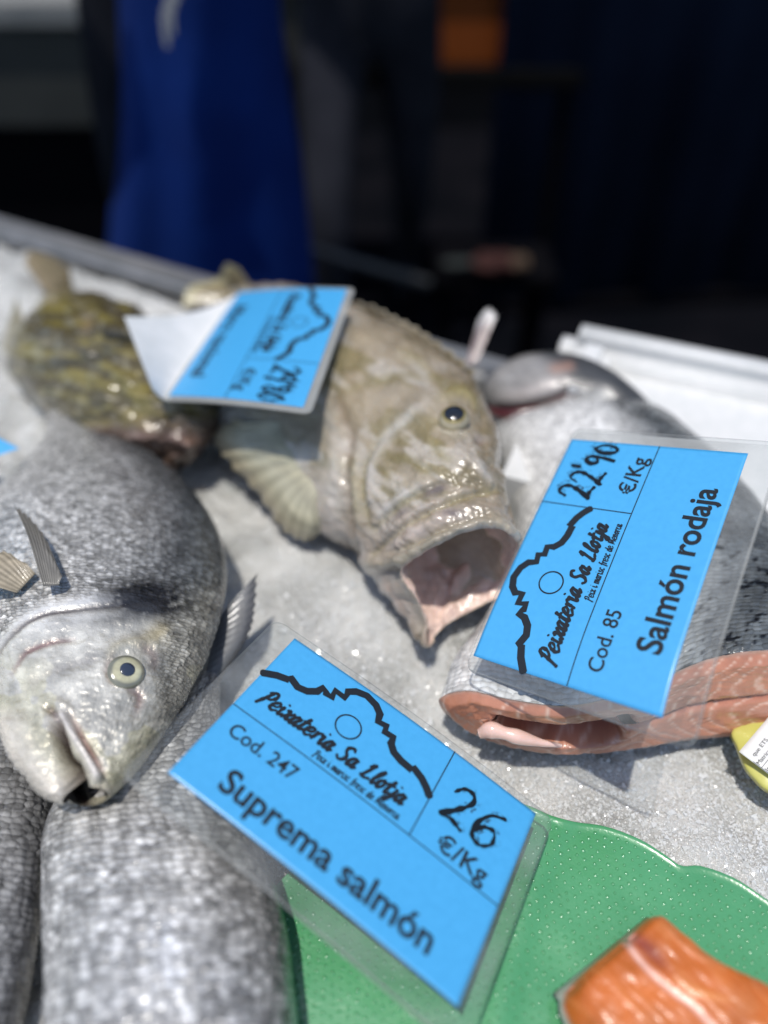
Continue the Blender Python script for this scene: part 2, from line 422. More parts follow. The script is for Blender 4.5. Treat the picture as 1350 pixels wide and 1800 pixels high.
def backdrop():
    root = empty('side_screen', (1.05, 2.15, -.9), 'tall dark navy canvas screen closing the stall at the right', 'screen')
    a = at_y(868, 200, 2.3)
    m = noisy('navy_canvas', (.009, .014, .028), (.013, .019, .038), 3, 1.0, .004, bs=8, spec=.0)
    bm = bmesh.new(); n = 60; vs = []
    for i in range(n + 1):
        u = i / n; x = a[0] + u * 2.4; y = 2.3 + .25 * u + .025 * math.sin(u * 40) + .012 * math.sin(u * 93)
        vs.append([bm.verts.new((x, y + k, z)) for k in (0, .01) for z in (-.86, 1.6)])
    for i in range(n):
        p, q = vs[i], vs[i + 1]
        bm.faces.new((p[0], q[0], q[1], p[1])); bm.faces.new((p[3], q[3], q[2], p[2])); bm.faces.new((p[1], q[1], q[3], p[3])); bm.faces.new((p[2], q[2], q[0], p[0]))
    bm.faces.new((vs[0][0], vs[0][1], vs[0][3], vs[0][2])); bm.faces.new((vs[-1][2], vs[-1][3], vs[-1][1], vs[-1][0]))
    bm_obj('canvas', bm, m, root, True)
    box('bottom_rail', (a[0] + 1.2, 2.43, -.88), (2.42, .05, .04), black, root, math.atan2(.25, 2.4))
    w = empty('back_wall', (0, 4.2, -.9), 'wall with deep shade in its colour far behind the stall', 'wall')
    box('wall_panel', (0, 4.3, .6), (9, .1, 3), noisy('shade_dark_wall', (.004, .0045, .006), (.007, .008, .011), 2, .9, 0, spec=.1), w)  # deep shade is put into the wall's dark colour
    s = empty('sack', tuple(at_y(860, 480, 1.75)), 'small crumpled red and tan bag lying in the shade behind the stall', 'bag')
    c = at_y(855, 462, 1.75)
    for nm, dx, cc, sz in (('bag_body', .02, (.035, .012, .010), (.055, .04, .022)), ('bag_flap', .075, (.06, .04, .026), (.032, .03, .018)), ('bag_strap', -.06, (.02, .025, .024), (.045, .02, .008))):
        bm = bmesh.new(); bmesh.ops.create_uvsphere(bm, u_segments=24, v_segments=14, radius=1)
        for v in bm.verts: v.co *= 1 + .18 * math.sin(v.co.x * 5 + v.co.y * 3) * math.cos(v.co.z * 4)
        bmesh.ops.scale(bm, vec=sz, verts=bm.verts); bmesh.ops.translate(bm, vec=(c[0] + dx, c[1], c[2]), verts=bm.verts)
        bm_obj(nm, bm, mat(nm + '_cloth', cc, .8, spec=.2), s, True)
    # low bench the bag stands on
    tb = empty('bench', (c[0] + .1, c[1] + .08, -.9), 'low black bench behind the stall with the small bag on it', 'bench')
    box('bench_top', (c[0] + .03, c[1] + .08, c[2] - .045), (.3, .2, .03), black, tb)
    for sx in (-.09, .15): box('leg', (c[0] + sx, c[1] + .08, (c[2] - .066 - .9) / 2), (.03, .16, c[2] - .066 + .9), black, tb)
    p, q = at_y(520, 432, 1.5), at_y(640, 466, 1.5)
    bm = bmesh.new(); d = Vector(q - p)
    bmesh.ops.create_cone(bm, segments=16, radius1=.011, radius2=.011, depth=d.length * 3, cap_ends=True,
                          matrix=Matrix.Translation(Vector((p + q) / 2)) @ d.to_track_quat('Z', 'Y').to_matrix().to_4x4())
    rl = empty('hand_rail', tuple((p + q) / 2), 'dull grey metal bar crossing the shade to the right of the blue apron', 'rail')
    bm_obj('bar', bm, mat('dull_grey', (.05, .05, .05), .5), rl, True)
    for u in (-1.2, 1.2):
        e = (p + q) / 2 + (q - p) * u
        box('post', (e[0], e[1], (e[2] - .9) / 2 - .006), (.02, .02, e[2] + .888), black, rl)
backdrop()

# ------------------------------------------------------------ fish built as lofted bodies
def ring_loft(D, V, T, Bt, N, nu, nv, e=1.0, ea=1.0):
    """D,V: dorsal / ventral 3D rails; T,Bt: thickness towards and away from the viewer along N"""
    m = len(D); 
    D = catmull(D, nu); V = catmull(V, nu); T = catmull(np.array(T)[:, None], nu)[:, 0]; Bt = catmull(np.array(Bt)[:, None], nu)[:, 0]
    N = catmull(N, nu); N /= np.linalg.norm(N, axis=1)[:, None]
    ph = -np.pi / 2 + 2 * np.pi * np.linspace(0, 1, nv)
    c, s = np.cos(ph), np.sin(ph)
    cs = np.sign(c) * np.abs(c) ** e; ss = np.sign(s) * np.abs(s) ** ea
    C = (D + V) / 2; Hh = (D - V) / 2
    th = np.where(ss[None] > 0, T[:, None], Bt[:, None])
    return C[:, None] + Hh[:, None] * cs[None, :, None] + N[:, None] * (th * ss[None])[..., None]
def fuv_of(G):
    nu, nv = G.shape[:2]
    L = np.concatenate([[0], np.cumsum(np.linalg.norm(np.diff(G.mean(1), axis=0), axis=1))])
    g = G[nu // 2]; W = np.concatenate([[0], np.cumsum(np.linalg.norm(np.diff(g, axis=0), axis=1))])
    return np.stack(np.broadcast_arrays(L[:, None], W[None]), -1).reshape(-1, 2)
def rails(rows, key):
    return np.array([at(r[key][0], r[key][1], r[key][2]) for r in rows])
def auto_n(D, V, bias=(0, -.25, 1)):
    C = (D + V) / 2; ax = np.gradient(C, axis=0); n = np.cross(ax, D - V)
    n /= np.maximum(np.linalg.norm(n, axis=1)[:, None], 1e-9)
    b = np.array(bias) / np.linalg.norm(bias)
    n *= np.sign(n @ b)[:, None]; n = n * .6 + b * .4
    return n / np.linalg.norm(n, axis=1)[:, None]
def surf(G, px):
    """visible surface point and normal of the grid nearest a direction"""
    P = G.reshape(-1, 3); q, dep = project(P); d = np.hypot(*(q - np.array(px)).T)
    k = np.where(d < 10)[0]
    if len(k) == 0: k = np.array([d.argmin()])
    i = k[(dep[k] + d[k] * 2e-4).argmin()]
    n = grid_normals(G).reshape(-1, 3)[i]
    if n @ (EYE - P[i]) < 0: n = -n
    return P[i], n
def out_normals(G):
    n = grid_normals(G); C = G.mean(1, keepdims=True)
    s = np.sign(((G - C) * n).sum(-1)).mean()
    return n * (1 if s >= 0 else -1)
def eyeball(G, px, rad, iris, pupil_c, parent, pr=.42, out=.25, flat=.5, ring=None):
    p, n = surf(G, px); n = n * .8 + (EYE - p) / np.linalg.norm(EYE - p) * .2
    q = Vector(n).to_track_quat('Z', 'Y').to_matrix().to_4x4()
    def ball(name, r, off, fl, m, par, colf=None):
        nu, nv = 24, 48
        th = np.linspace(0, np.pi, nu)[:, None]; ph = np.linspace(0, 2 * np.pi, nv)[None]
        loc = np.stack(np.broadcast_arrays(np.sin(th) * np.cos(ph) * r, np.sin(th) * np.sin(ph) * r, np.cos(th) * r * fl + 0 * ph), -1).reshape(-1, 3)
        W = np.array([(q @ Vector(l))[:] for l in loc]) + p + n * off
        c = colf(np.hypot(loc[:, 0], loc[:, 1]) / r, np.arctan2(loc[:, 1], loc[:, 0])) if colf else None
        o = mesh_np(name, W, grid_quads(nu, nv), m, None, col=c, fuv=loc[:, :2]); keep(o, par); return o
    em = fish_mat('eye_skin', .15, .2, 0, 0, coat=1, wb=.00008, wr=500)
    ir = np.array(iris); rg = np.array(ring if ring is not None else ir * .55)
    def cf(r, a):
        k = sstep(.68, .82, r)[:, None]; j = (.85 + .25 * noise(a * 5 + 20, r * 4, 3))[:, None]
        return (ir * (1 - k) + rg * k) * j
    eo = ball('eye', rad, rad * (out - .25), flat, em, parent, cf)
    ball('pupil', rad * pr, rad * (out - .25) + rad * flat * .86, .28, mat('pupil', pupil_c, .12, coat=1, cr=.03), eo)
    return eo
def fin(name, base, tips, m, parent, col, nb=28, nt=26, rays=14, curl=.0, thick=.0006, tipcol=None, amp=.00012):
    """a fan between a base polyline and a tip polyline (3D), with ray relief and thickness"""
    B = catmull(np.array(base), nb * 4) if len(base) > 2 else np.linspace(base[0], base[1], nb * 4)
    T = catmull(np.array(tips), nb * 4) if len(tips) > 2 else np.linspace(tips[0], tips[1], nb * 4)
    nb4 = nb * 4; t = np.linspace(0, 1, nt)[None, :, None]
    G = B[:, None] * (1 - t) + T[:, None] * t
    n = grid_normals(G); s = np.sign((n * (EYE - G)).sum(-1, keepdims=True)); n = n * s
    u = np.linspace(0, 1, nb4)[:, None]; tt = t[..., 0]
    G = G + n * (np.sin(np.pi * tt) * curl + amp * np.sin(2 * np.pi * rays * u) * (.4 + .6 * tt))[..., None]
    e = 1 - .06 * np.abs(np.sin(np.pi * rays * u)) * sstep(.7, 1, tt) 
    G = B[:, None] + (G - B[:, None]) * e[..., None]
    V = np.concatenate([(G + n * thick / 2).reshape(-1, 3), (G - n * thick / 2).reshape(-1, 3)])
    q = grid_quads(nb4, nt); k = nb4 * nt
    rim = np.concatenate([np.arange(nt), np.arange(1, nb4) * nt + nt - 1, (nb4 - 1) * nt + np.arange(nt - 2, -1, -1), np.arange(nb4 - 2, 0, -1) * nt])
    Q = np.concatenate([q, q[:, ::-1] + k, np.stack([rim, rim + k, np.roll(rim, -1) + k, np.roll(rim, -1)], 1)])
    ray_ = (.5 + .5 * np.cos(2 * np.pi * rays * u)) * np.ones_like(tt)
    c = np.array(col)[None, None] * (.85 + .25 * ray_[..., None] + .3 * (fbm(u * 9 + 3, tt * 6, 5)[..., None] - .5))
    if tipcol is not None:
        w = sstep(.55, 1, tt)[..., None] * np.ones((nb4, 1, 1)); c = c * (1 - w) + np.array(tipcol) * w
    c = np.concatenate([c.reshape(-1, 3)] * 2)
    fu = np.stack(np.broadcast_arrays(tt * .1, u * .05), -1).reshape(-1, 2)
    o = mesh_np(name, V, Q, m, None, col=c, fuv=np.concatenate([fu, fu])); keep(o, parent); return o
def P3(L): return [at(*p) for p in L]

fin_m = fish_mat('fin_membrane', .0, .5, 0, 0, coat=.4, wb=.0002, wr=300)

SILVER = np.array([.86, .85, .83])
# ---- the main sea bream
def bream_main():
    root = empty('sea_bream', tuple(at(200, 1050, 0)), 'silver sea bream with pale eye, half open mouth and black gill patch', 'fish', 'sea breams on the ice')
    rows = [  # dorsal px,z / ventral px,z / top thickness / bottom thickness
        ((186, 1396, .066), (120, 1403, .066), .007, .007),
        ((205, 1383, .064), (98, 1396, .064), .012, .010),
        ((246, 1342, .060), (52, 1362, .062), .019, .014),
        ((303, 1262, .054), (10, 1290, .058), .025, .016),
        ((345, 1190, .050), (-24, 1190, .054), .028, .018),
        ((381, 1105, .046), (-52, 1090, .050), .030, .018),
        ((399, 1015, .042), (-62, 1000, .046), .030, .018),
        ((386, 940, .038), (-45, 925, .040), .028, .017),
        ((345, 872, .034), (-12, 878, .034), .024, .015),
        ((285, 812, .030), (22, 842, .030), .019, .012),
        ((222, 772, .027), (52, 805, .026), .013, .009),
        ((168, 745, .025), (78, 768, .024), .008, .006),
        ((128, 715, .025), (84, 728, .024), .005, .004)]
    D, V = rails(rows, 0), rails(rows, 1)
    nu, nv = 420, 300
    G = ring_loft(D, V, [r[2] for r in rows], [r[3] for r in rows], auto_n(D, V), nu, nv, 1.0, .92)
    N = out_normals(G); px, dep = project(G.reshape(-1, 3)); n = len(px)
    fu = fuv_of(G)
    top = (np.sin(-np.pi / 2 + 2 * np.pi * np.linspace(0, 1, nv)) > -.15)[None].repeat(nu, 0).ravel()
    acr = (np.cos(-np.pi / 2 + 2 * np.pi * np.linspace(0, 1, nv)))[None].repeat(nu, 0).ravel()   # 1 back, -1 belly
    x, y = px.T
    col = np.ones((n, 3)) * SILVER
    belly = sstep(.4, -.6, acr)[:, None]; back = sstep(.0, .9, acr)[:, None]
    col = col * (1 - belly) + np.array([.92, .90, .86]) * belly
    col = col * (1 - back) + np.array([.17, .185, .195]) * back
    # lengthwise rows of darker scales and a soft mottling
    r = .82 + .3 * fbm(fu[:, 0] * 55, fu[:, 1] * 240, 5); col *= r[:, None]
    hd = sstep(1030, 1120, y + .18 * (x - 200))[:, None]      # head: pearly, yellowish tint
    col = col * (1 - .75 * hd) + np.array([.66, .63, .54]) * .75 * hd * (.25 + 1.25 * fbm(x / 22, y / 18, 8, 5)[:, None])
    yel = (fbm(x / 60, y / 60, 15, 3) > .54) * sstep(1130, 1210, y)
    col += yel[:, None] * np.array([.03, .02, -.05])
    tail = sstep(860, 760, y)[:, None]; col = col * (1 - .4 * tail) + np.array([.6, .58, .55]) * .4 * tail * (.5 + sstep(220, 90, x)[:, None])
    disp = np.zeros(n)
    DK = (.022, .022, .026); RED = (.20, .07, .065)
    gn = fbm(x / 14, y / 10, 31, 4)
    k = np.exp(-(((x - 262) + .2 * (y - 1050)) / 78) ** 2 - ((y - 1052 - .12 * (x - 262)) / 32) ** 2) * sstep(.25, .6, gn + .25 * np.exp(-((x - 250) / 50) ** 2)); k = np.clip(1.7 * k, 0, .96)[:, None]
    col = col * (1 - k) + np.array(DK) * k
    L = [([(-20, 1170), (30, 1110), (75, 1082), (140, 1070), (215, 1062)], 5, -1.3, (.05, .03, .028), .9),
         ([(-10, 1190), (30, 1128), (80, 1100), (150, 1092), (225, 1084)], 16, .7, None, 0),
         ([(0, 1140), (40, 1092), (90, 1064), (150, 1054)], 13, .6, None, 0),
         ([(120, 1076), (200, 1062), (270, 1050), (330, 1062)], 9, -.7, DK, .55),
         ([(130, 1100), (190, 1092), (240, 1080)], 12, -.3, DK, .5),
         ([(20, 1185), (50, 1146), (90, 1130), (130, 1122)], 5, -.9, RED, .8),
         ([(120, 1120), (190, 1112), (250, 1104), (300, 1120)], 10, -.5, None, 0),
         ([(30, 1230), (70, 1190), (140, 1165), (190, 1160)], 9, -.5, (.25, .22, .22), .3),
         ([(186, 1160), (205, 1140), (235, 1128), (270, 1132)], 9, 2.4, (.5, .45, .30), .5),
         ([(250, 1132), (280, 1112), (292, 1120)], 17, .6, (.42, .33, .14), .6),
         ([(248, 1135), (268, 1150), (272, 1180)], 9, -.3, (.16, .08, .07), .6),
         ([(196, 1158), (190, 1180), (200, 1205)], 8, -.8, (.16, .09, .085), .6),
         ([(232, 1212), (246, 1225), (238, 1255)], 9, -1.6, (.17, .08, .075), .7),
         ([(222, 1210), (236, 1210)], 6, -.4, (.2, .12, .1), .5),
         ([(260, 1160), (300, 1200), (290, 1260)], 14, -.6, (.1, .1, .09), .5),
         # mouth: lower jaw slab, cleft, upper jaw bone
         ([(20, 1275), (45, 1330), (90, 1375), (118, 1390)], 24, 4.0, (.80, .72, .64), .7, 'full'),
         ([(100, 1275), (112, 1325), (122, 1362), (140, 1402)], 10, -16, (.045, .02, .02), .95, 'full'),
         ([(128, 1345), (140, 1380), (150, 1410)], 12, -15, (.03, .014, .015), .95, 'full'),
         ([(86, 1246), (100, 1262), (104, 1285)], 8, -3.5, (.07, .035, .035), .8, 'full'),
         ([(108, 1262), (134, 1300), (158, 1338), (168, 1362)], 11, 5.0, (.80, .74, .70), .85, 'full'),
         ([(124, 1258), (146, 1300), (166, 1332), (182, 1362)], 6, -4.5, (.22, .09, .08), .9),
         ([(90, 1235), (115, 1240), (130, 1258)], 8, 1.6, (.4, .36, .3), .4),
         ([(160, 1384), (180, 1388)], 12, 3.5, (.50, .45, .38), .7, 'full'),
         ([(62, 1255), (64, 1258)], 6, -.4, (.12, .12, .13), .7)]
    feats(px, col, disp, L)
    # wrinkled relief of the head shields
    w = sstep(1060, 1110, y) * top
    disp += w * (fbm(x / 7 + .3 * fbm(x / 30, y / 30, 2) * 8, y / 5, 41, 3) - .5) * .0013 + w * (fbm(x / 40, y / 40, 43, 2) - .5) * .002
    disp *= top
    G2 = G + (N.reshape(-1, 3) * disp[:, None]).reshape(G.shape)
    m = fish_mat('sea_bream_skin', .28, .30, .0023, .0011, coat=.4, dark=.4, stretch=.62, rnd=.6, wb=.0008, wr=330, var=(.45, 1.5))
    gl = np.interp(x, [-60, -20, 30, 75, 140, 215, 330, 420], [1200, 1165, 1105, 1078, 1066, 1058, 1090, 1130]); scl = 1 - .94 * sstep(-34, -4, y - gl); scl = np.maximum(scl, sstep(255, 310, x) * .8)
    col = np.hstack([np.clip(col, 0, 1), scl[:, None]])
    keep(mesh_np('body', G2.reshape(-1, 3), grid_quads(nu, nv), m, None, col=col, fuv=fu), root)
    eyeball(G2, (225, 1173), .0090, (.58, .55, .36), (.03, .04, .065), root, pr=.42, out=.30, flat=.33, ring=(.22, .22, .17))
    # pectoral blade and the second fin
    fin('pectoral_fin', P3([(76, 1030, .088), (104, 1028, .086)]), P3([(24, 886, .092), (52, 908, .088), (84, 952, .086), (103, 1015, .085)]), fin_m, root, (.16, .15, .13), rays=9, curl=.003)
    fin('pectoral_fin', P3([(30, 1042, .080), (62, 1008, .082)]), P3([(-60, 1030, .088), (-40, 985, .088), (5, 968, .085), (40, 990, .083)]), fin_m, root, (.33, .28, .20), rays=9, curl=.003)
    fin('tail_fin', P3([(84, 735, .024), (130, 716, .025)]), P3([(40, 640, .03), (95, 665, .026), (160, 640, .03)]), fin_m, root, (.3, .28, .24), rays=12)
bream_main()

# ---- plain bodied breams in the foreground
def bream_simple(label, rows, shade, sc_=.0031, tail=None, belly_c=(.72, .71, .69), dorsal_dark=.6, e=1.0):
    root = empty('sea_bream', tuple(at(*rows[len(rows) // 2][1])), label, 'fish', 'sea breams on the ice')
    D, V = rails(rows, 0), rails(rows, 1); nu, nv = 300, 220
    G = ring_loft(D, V, [r[2] for r in rows], [r[3] for r in rows], auto_n(D, V), nu, nv, e, .9)
    px, _ = project(G.reshape(-1, 3)); fu = fuv_of(G); n = len(px); x, y = px.T
    acr = (np.cos(-np.pi / 2 + 2 * np.pi * np.linspace(0, 1, nv)))[None].repeat(nu, 0).ravel()
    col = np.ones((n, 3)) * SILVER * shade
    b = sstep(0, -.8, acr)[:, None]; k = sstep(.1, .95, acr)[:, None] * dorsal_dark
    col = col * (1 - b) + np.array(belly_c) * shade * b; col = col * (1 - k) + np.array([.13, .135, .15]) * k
    # broken pale lengthwise streaks
    st = sstep(.45, .7, fbm(fu[:, 0] * 30, fu[:, 1] * 130, 9)); col *= (.86 + .36 * st)[:, None]
    N = out_normals(G).reshape(-1, 3)
    disp = (fbm(fu[:, 0] * 40, fu[:, 1] * 40, 4) - .5) * .0016
    G2 = G.reshape(-1, 3) + N * disp[:, None]
    m = fish_mat('sea_bream_scales', .28, .30, sc_, .0012, coat=.4, dark=.4, stretch=.62, rnd=.6, wb=.0006, wr=300, var=(.5, 1.45), bl_=(.88, 1.1))
    keep(mesh_np('body', G2, grid_quads(nu, nv), m, None, col=col, fuv=fu), root)
    if tail: fin('tail_fin', P3(tail[0]), P3(tail[1]), fin_m, root, (.13, .135, .14), rays=13, tipcol=(.05, .05, .055), curl=.002)
    return root
bream_simple('plump silver sea bream under the left corner of the Suprema salmón card', [
    ((392, 1165, .020), (345, 1205, .016), .006, .006),
    ((386, 1235, .022), (255, 1290, .018), .014, .012),
    ((398, 1330, .024), (130, 1385, .020), .024, .016),
    ((432, 1430, .026), (82, 1470, .022), .031, .018),
    ((474, 1530, .028), (80, 1570, .024), .035, .02),
    ((502, 1630, .028), (84, 1690, .026), .037, .02),
    ((518, 1740, .028), (84, 1830, .026), .037, .02),
    ((520, 1880, .028), (92, 1980, .026), .034, .02),
    ((480, 2060, .028), (150, 2150, .026), .026, .018),
    ((400, 2260, .028), (260, 2290, .026), .010, .01)], 1.0,
    tail=([(345, 1225, .022), (362, 1180, .026), (372, 1130, .028), (380, 1095, .030)], [(372, 1215, .018), (408, 1165, .022), (440, 1112, .028), (450, 1065, .034), (453, 1008, .042)]), e=.9)
bream_simple('sea bream coloured darker for shade at the bottom left corner', [
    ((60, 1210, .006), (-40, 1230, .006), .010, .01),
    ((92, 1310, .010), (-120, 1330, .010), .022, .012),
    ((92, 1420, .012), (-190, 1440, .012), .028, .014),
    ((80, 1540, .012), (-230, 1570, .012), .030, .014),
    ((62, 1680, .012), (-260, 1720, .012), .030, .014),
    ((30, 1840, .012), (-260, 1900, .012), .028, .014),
    ((-20, 2020, .012), (-220, 2060, .012), .018, .012)], .72, belly_c=(.42, .42, .41))  # shade over this fish is put into its darker colours

# ---- the salmon with its cut face
def salmon():
    root = empty('salmon', tuple(at(1050, 1000, 0)), 'large silver salmon cut across to show its orange flesh', 'salmon')
    rows = [
        ((1128, 715, .032), (868, 742, .010), .010, .03),
        ((1185, 752, .040), (880, 790, .010), .036, .03),
        ((1290, 850, .042), (905, 900, .006), .042, .03),
        ((1375, 960, .040), (900, 1010, .004), .045, .03),
        ((1425, 1050, .036), (850, 1098, .004), .045, .03),
        ((1455, 1120, .033), (798, 1162, .006), .042, .03),
        ((1470, 1195, .030), (771, 1232, .010), .036, .022)]
    D, V = rails(rows, 0), rails(rows, 1); nu, nv = 320, 280
    Nn = auto_n(D, V, (-.1, -.15, 1))
    G = ring_loft(D, V, [r[2] for r in rows], [r[3] for r in rows], Nn, nu, nv, 1.0, .8)
    cut = catmull(np.array(P3([(1110, 1317, .000), (1200, 1303, .001), (1310, 1290, .003), (1420, 1268, .010), (1490, 1195, .030), (1440, 1148, .048), (1340, 1143, .060), (1240, 1160, .058),
                              (1110, 1216, .052), (1000, 1240, .048), (900, 1230, .044), (820, 1214, .037), (771, 1232, .022), (808, 1274, .004), (900, 1312, .001), (1000, 1324, .000)])), nv - 1, True)
    cut = np.vstack([cut, cut[:1]]); w = sstep(.62, 1, np.linspace(0, 1, nu))[:, None, None]
    G = G + w * (cut - G[-1])[None]
    N = out_normals(G).reshape(-1, 3); px, _ = project(G.reshape(-1, 3)); fu = fuv_of(G); n = len(px); x, y = px.T
    acr = (np.cos(-np.pi / 2 + 2 * np.pi * np.linspace(0, 1, nv)))[None].repeat(nu, 0).ravel()
    col = np.ones((n, 3)) * np.array([.93, .925, .90])
    bk = sstep(.1, .55, acr)[:, None]; gy = sstep(-.1, .4, acr)[:, None]
    col = col * (1 - gy * .6) + np.array([.33, .34, .345]) * gy * .6
    sp = fbm(fu[:, 0] * 230, fu[:, 1] * 230, 12, 2)
    col = col * (1 - bk) + (np.array([.10, .11, .115]) * (.5 + 1.5 * fbm(fu[:, 0] * 60, fu[:, 1] * 60, 2)[:, None])) * bk
    spot = sstep(.66, .72, sp)[:, None] * sstep(.1, .4, acr)[:, None]
    col = col * (1 - spot) + np.array([.008, .008, .009]) * spot
    disp = (fbm(fu[:, 0] * 45, fu[:, 1] * 45, 4) - .5) * .0018
    G2 = (G.reshape(-1, 3) + N * disp[:, None]).reshape(G.shape)
    G2[-1] = G[-1]
    m = fish_mat('salmon_skin', .12, .32, .0034, .0010, coat=.5, dark=.2, stretch=.8, var=(.72, 1.25), bl_=(.85, 1.15))
    keep(mesh_np('body', G2.reshape(-1, 3), grid_quads(nu, nv), m, None, col=col, fuv=fu), root)
    # cut face: polar grid filling the last ring
    ring = G[-1]; nr = 90
    c0 = ring.mean(0)
    # medial segment from belly to back so the face reads as two flaps
    va, da = V[-1], D[-1]; tpar = np.clip(((ring - va) @ (da - va)) / ((da - va) @ (da - va)), .13, .87)
    mir = np.stack([np.interp((.5 - np.linspace(0, 1, nv)) % 1.0, np.linspace(0, 1, nv), ring[:, k]) for k in range(3)], 1)
    med = (ring + mir) / 2; e0, e1 = np.argmin(np.abs(tpar - .13) + (ring[:, 2] < 0)), np.argmin(np.abs(tpar - .87))
    lo = (tpar <= .13)[:, None]; hi = (tpar >= .87)[:, None]
    tt_ = ((ring - va) @ (da - va)) / ((da - va) @ (da - va)); il = np.argmin(np.abs(tt_ - .13)); ih = np.argmin(np.abs(tt_ - .87))
    med = np.where(lo, med[il], np.where(hi, med[ih], med))
    rr = np.linspace(0, 1, nr)
    Fg = ring[None] * (1 - rr[:, None, None]) + med[None] * rr[:, None, None]
    ax = (D[-1] + V[-1] - D[-2] - V[-2]); ax = ax / np.linalg.norm(ax)
    q, _ = project(Fg.reshape(-1, 3)); n = len(q); x, y = q.T
    t2 = np.broadcast_to(tpar[None], (nr, nv)).ravel(); r2 = np.broadcast_to(rr[:, None], (nr, nv)).ravel()
    col = np.ones((n, 3)) * np.array([.52, .225, .14]) * (.8 + .45 * fbm(x / 30, y / 22, 3)[:, None])
    # muscle blocks: thin pale curved lines fanning from the seam
    wv = t2 * 19 + 1.6 * np.sin(r2 * 2.6 + 4 * t2) * np.where(t2 < .5, 1, -1) + 1.2 * fbm(x / 40, y / 40, 6)
    fr = np.abs(wv - np.round(wv)); ln = np.exp(-(fr / .075) ** 2) * sstep(0, .12, r2) * (.6 + .4 * fbm(x / 18, y / 18, 9))
    ln = np.clip(ln, 0, 1)[:, None]; col = col * (1 - .9 * ln) + np.array([.80, .56, .44]) * .9 * ln
    ed = np.exp(-(r2 / .05) ** 2)[:, None]; col = col * (1 - ed * .6) + np.array([.55, .42, .36]) * .6 * ed
    seam = np.exp(-((1 - r2) / .05) ** 2)[:, None] * sstep(.3, .5, t2)[:, None]; col = col * (1 - seam * .7) + np.array([.36, .12, .07]) * seam * .7
    disp = (fbm(x / 10, y / 10, 3) - .5) * .0015 + .004 * sstep(0, .25, r2) - .0022 * np.exp(-((1 - r2) / .08) ** 2) - .0006 * ln[:, 0]
    cav = sstep(.13, .17, t2) * sstep(.47, .38, t2) * sstep(.52, .74, r2 + .08 * noise(x / 15, y / 15, 2))
    disp -= .03 * cav; kk = cav[:, None]
    col = col * (1 - kk * .85) + np.array([.30, .11, .10]) * .85 * kk
    Fv = Fg.reshape(-1, 3) + ax * disp[:, None]
    fm = fish_mat('salmon_flesh', 0, .3, 0, 0, coat=.5, wb=.0005, wr=350, sss=.1, bl_=(.85, 1.12))
    keep(mesh_np('cut_face', Fv, grid_quads(nr, nv, True), fm, None, col=col, fuv=q / 3000), root)
    # pale rolled belly membrane on the lower flap
    pts = P3([(842, 1278, .020), (862, 1272, .023), (885, 1277, .023), (910, 1284, .022), (950, 1294, .020), (985, 1299, .018)])
    pts = [p - A(0, .004, 0) for p in pts]
    tube('belly_membrane', pts, [.0028, .0048, .0036, .0042, .0022, .001], fish_mat('membrane', 0, .2, 0, 0, coat=.7, wb=.001, wr=60, sss=.2), root)
    # gill cover with the dark red opening below it, head turned away at the back
    rows = [((1165, 735, .040), (885, 745, .012), .022, .02), ((1128, 700, .044), (868, 728, .018), .026, .02), ((1085, 668, .046), (852, 700, .024), .027, .02), ((1030, 642, .046), (856, 676, .027), .022, .02), ((960, 632, .042), (888, 650, .030), .012, .015), ((925, 630, .040), (905, 636, .034), .003, .006)]
    D, V = rails(rows, 0), rails(rows, 1)
    G = ring_loft(D, V, [r[2] for r in rows], [r[3] for r in rows], auto_n(D, V), 120, 160, 1, .9)
    px, _ = project(G.reshape(-1, 3)); x, y = px.T; fu = fuv_of(G)
    acr = (np.cos(-np.pi / 2 + 2 * np.pi * np.linspace(0, 1, 160)))[None].repeat(120, 0).ravel()
    kd = sstep(-.25, .3, acr + .25 * (fbm(x / 22, y / 12, 4) - .5))[:, None]; col = np.array([.29, .28, .27]) * (.7 + .6 * fbm(x / 14, y / 9, 6)[:, None]) * (1 - kd) + np.array([.05, .052, .055]) * kd
    disp = np.zeros(len(x))
    feats(px, col, disp, [([(858, 716), (900, 722), (950, 710), (1005, 688)], 8, -6, (.06, .012, .013), .98, 'full'), ([(870, 745), (930, 742), (1000, 722), (1060, 700)], 16, -2, (.66, .66, .64), .9, 'full'), ([(975, 648), (1000, 644)], 9, 0, (.45, .25, .18), .6, 'full'), ([(880, 700), (930, 690), (990, 668)], 14, 1.6, (.5, .44, .42), .5)])
    Gv = G.reshape(-1, 3) + out_normals(G).reshape(-1, 3) * disp[:, None]
    keep(mesh_np('head', Gv, grid_quads(120, 160), fish_mat('salmon_head_skin', .1, .45, 0, 0, coat=.25, wb=.0014, wr=150), None, col=col, fuv=fu), root)
    tube('gill', P3([(860, 718, .024), (885, 729, .026), (925, 726, .030), (965, 714, .033), (1008, 694, .036)]), [.002, .0045, .0055, .005, .002], fish_mat('gill_flesh', 0, .3, 0, 0, coat=.6, wb=.001, wr=120), root, tint=(.07, .011, .012))
    fin('pectoral_fin', P3([(818, 640, .05), (838, 640, .05)]), P3([(842, 560, .075), (858, 540, .078), (874, 552, .075)]), fin_m, root, (.26, .20, .19), rays=5, tipcol=(.6, .58, .56))
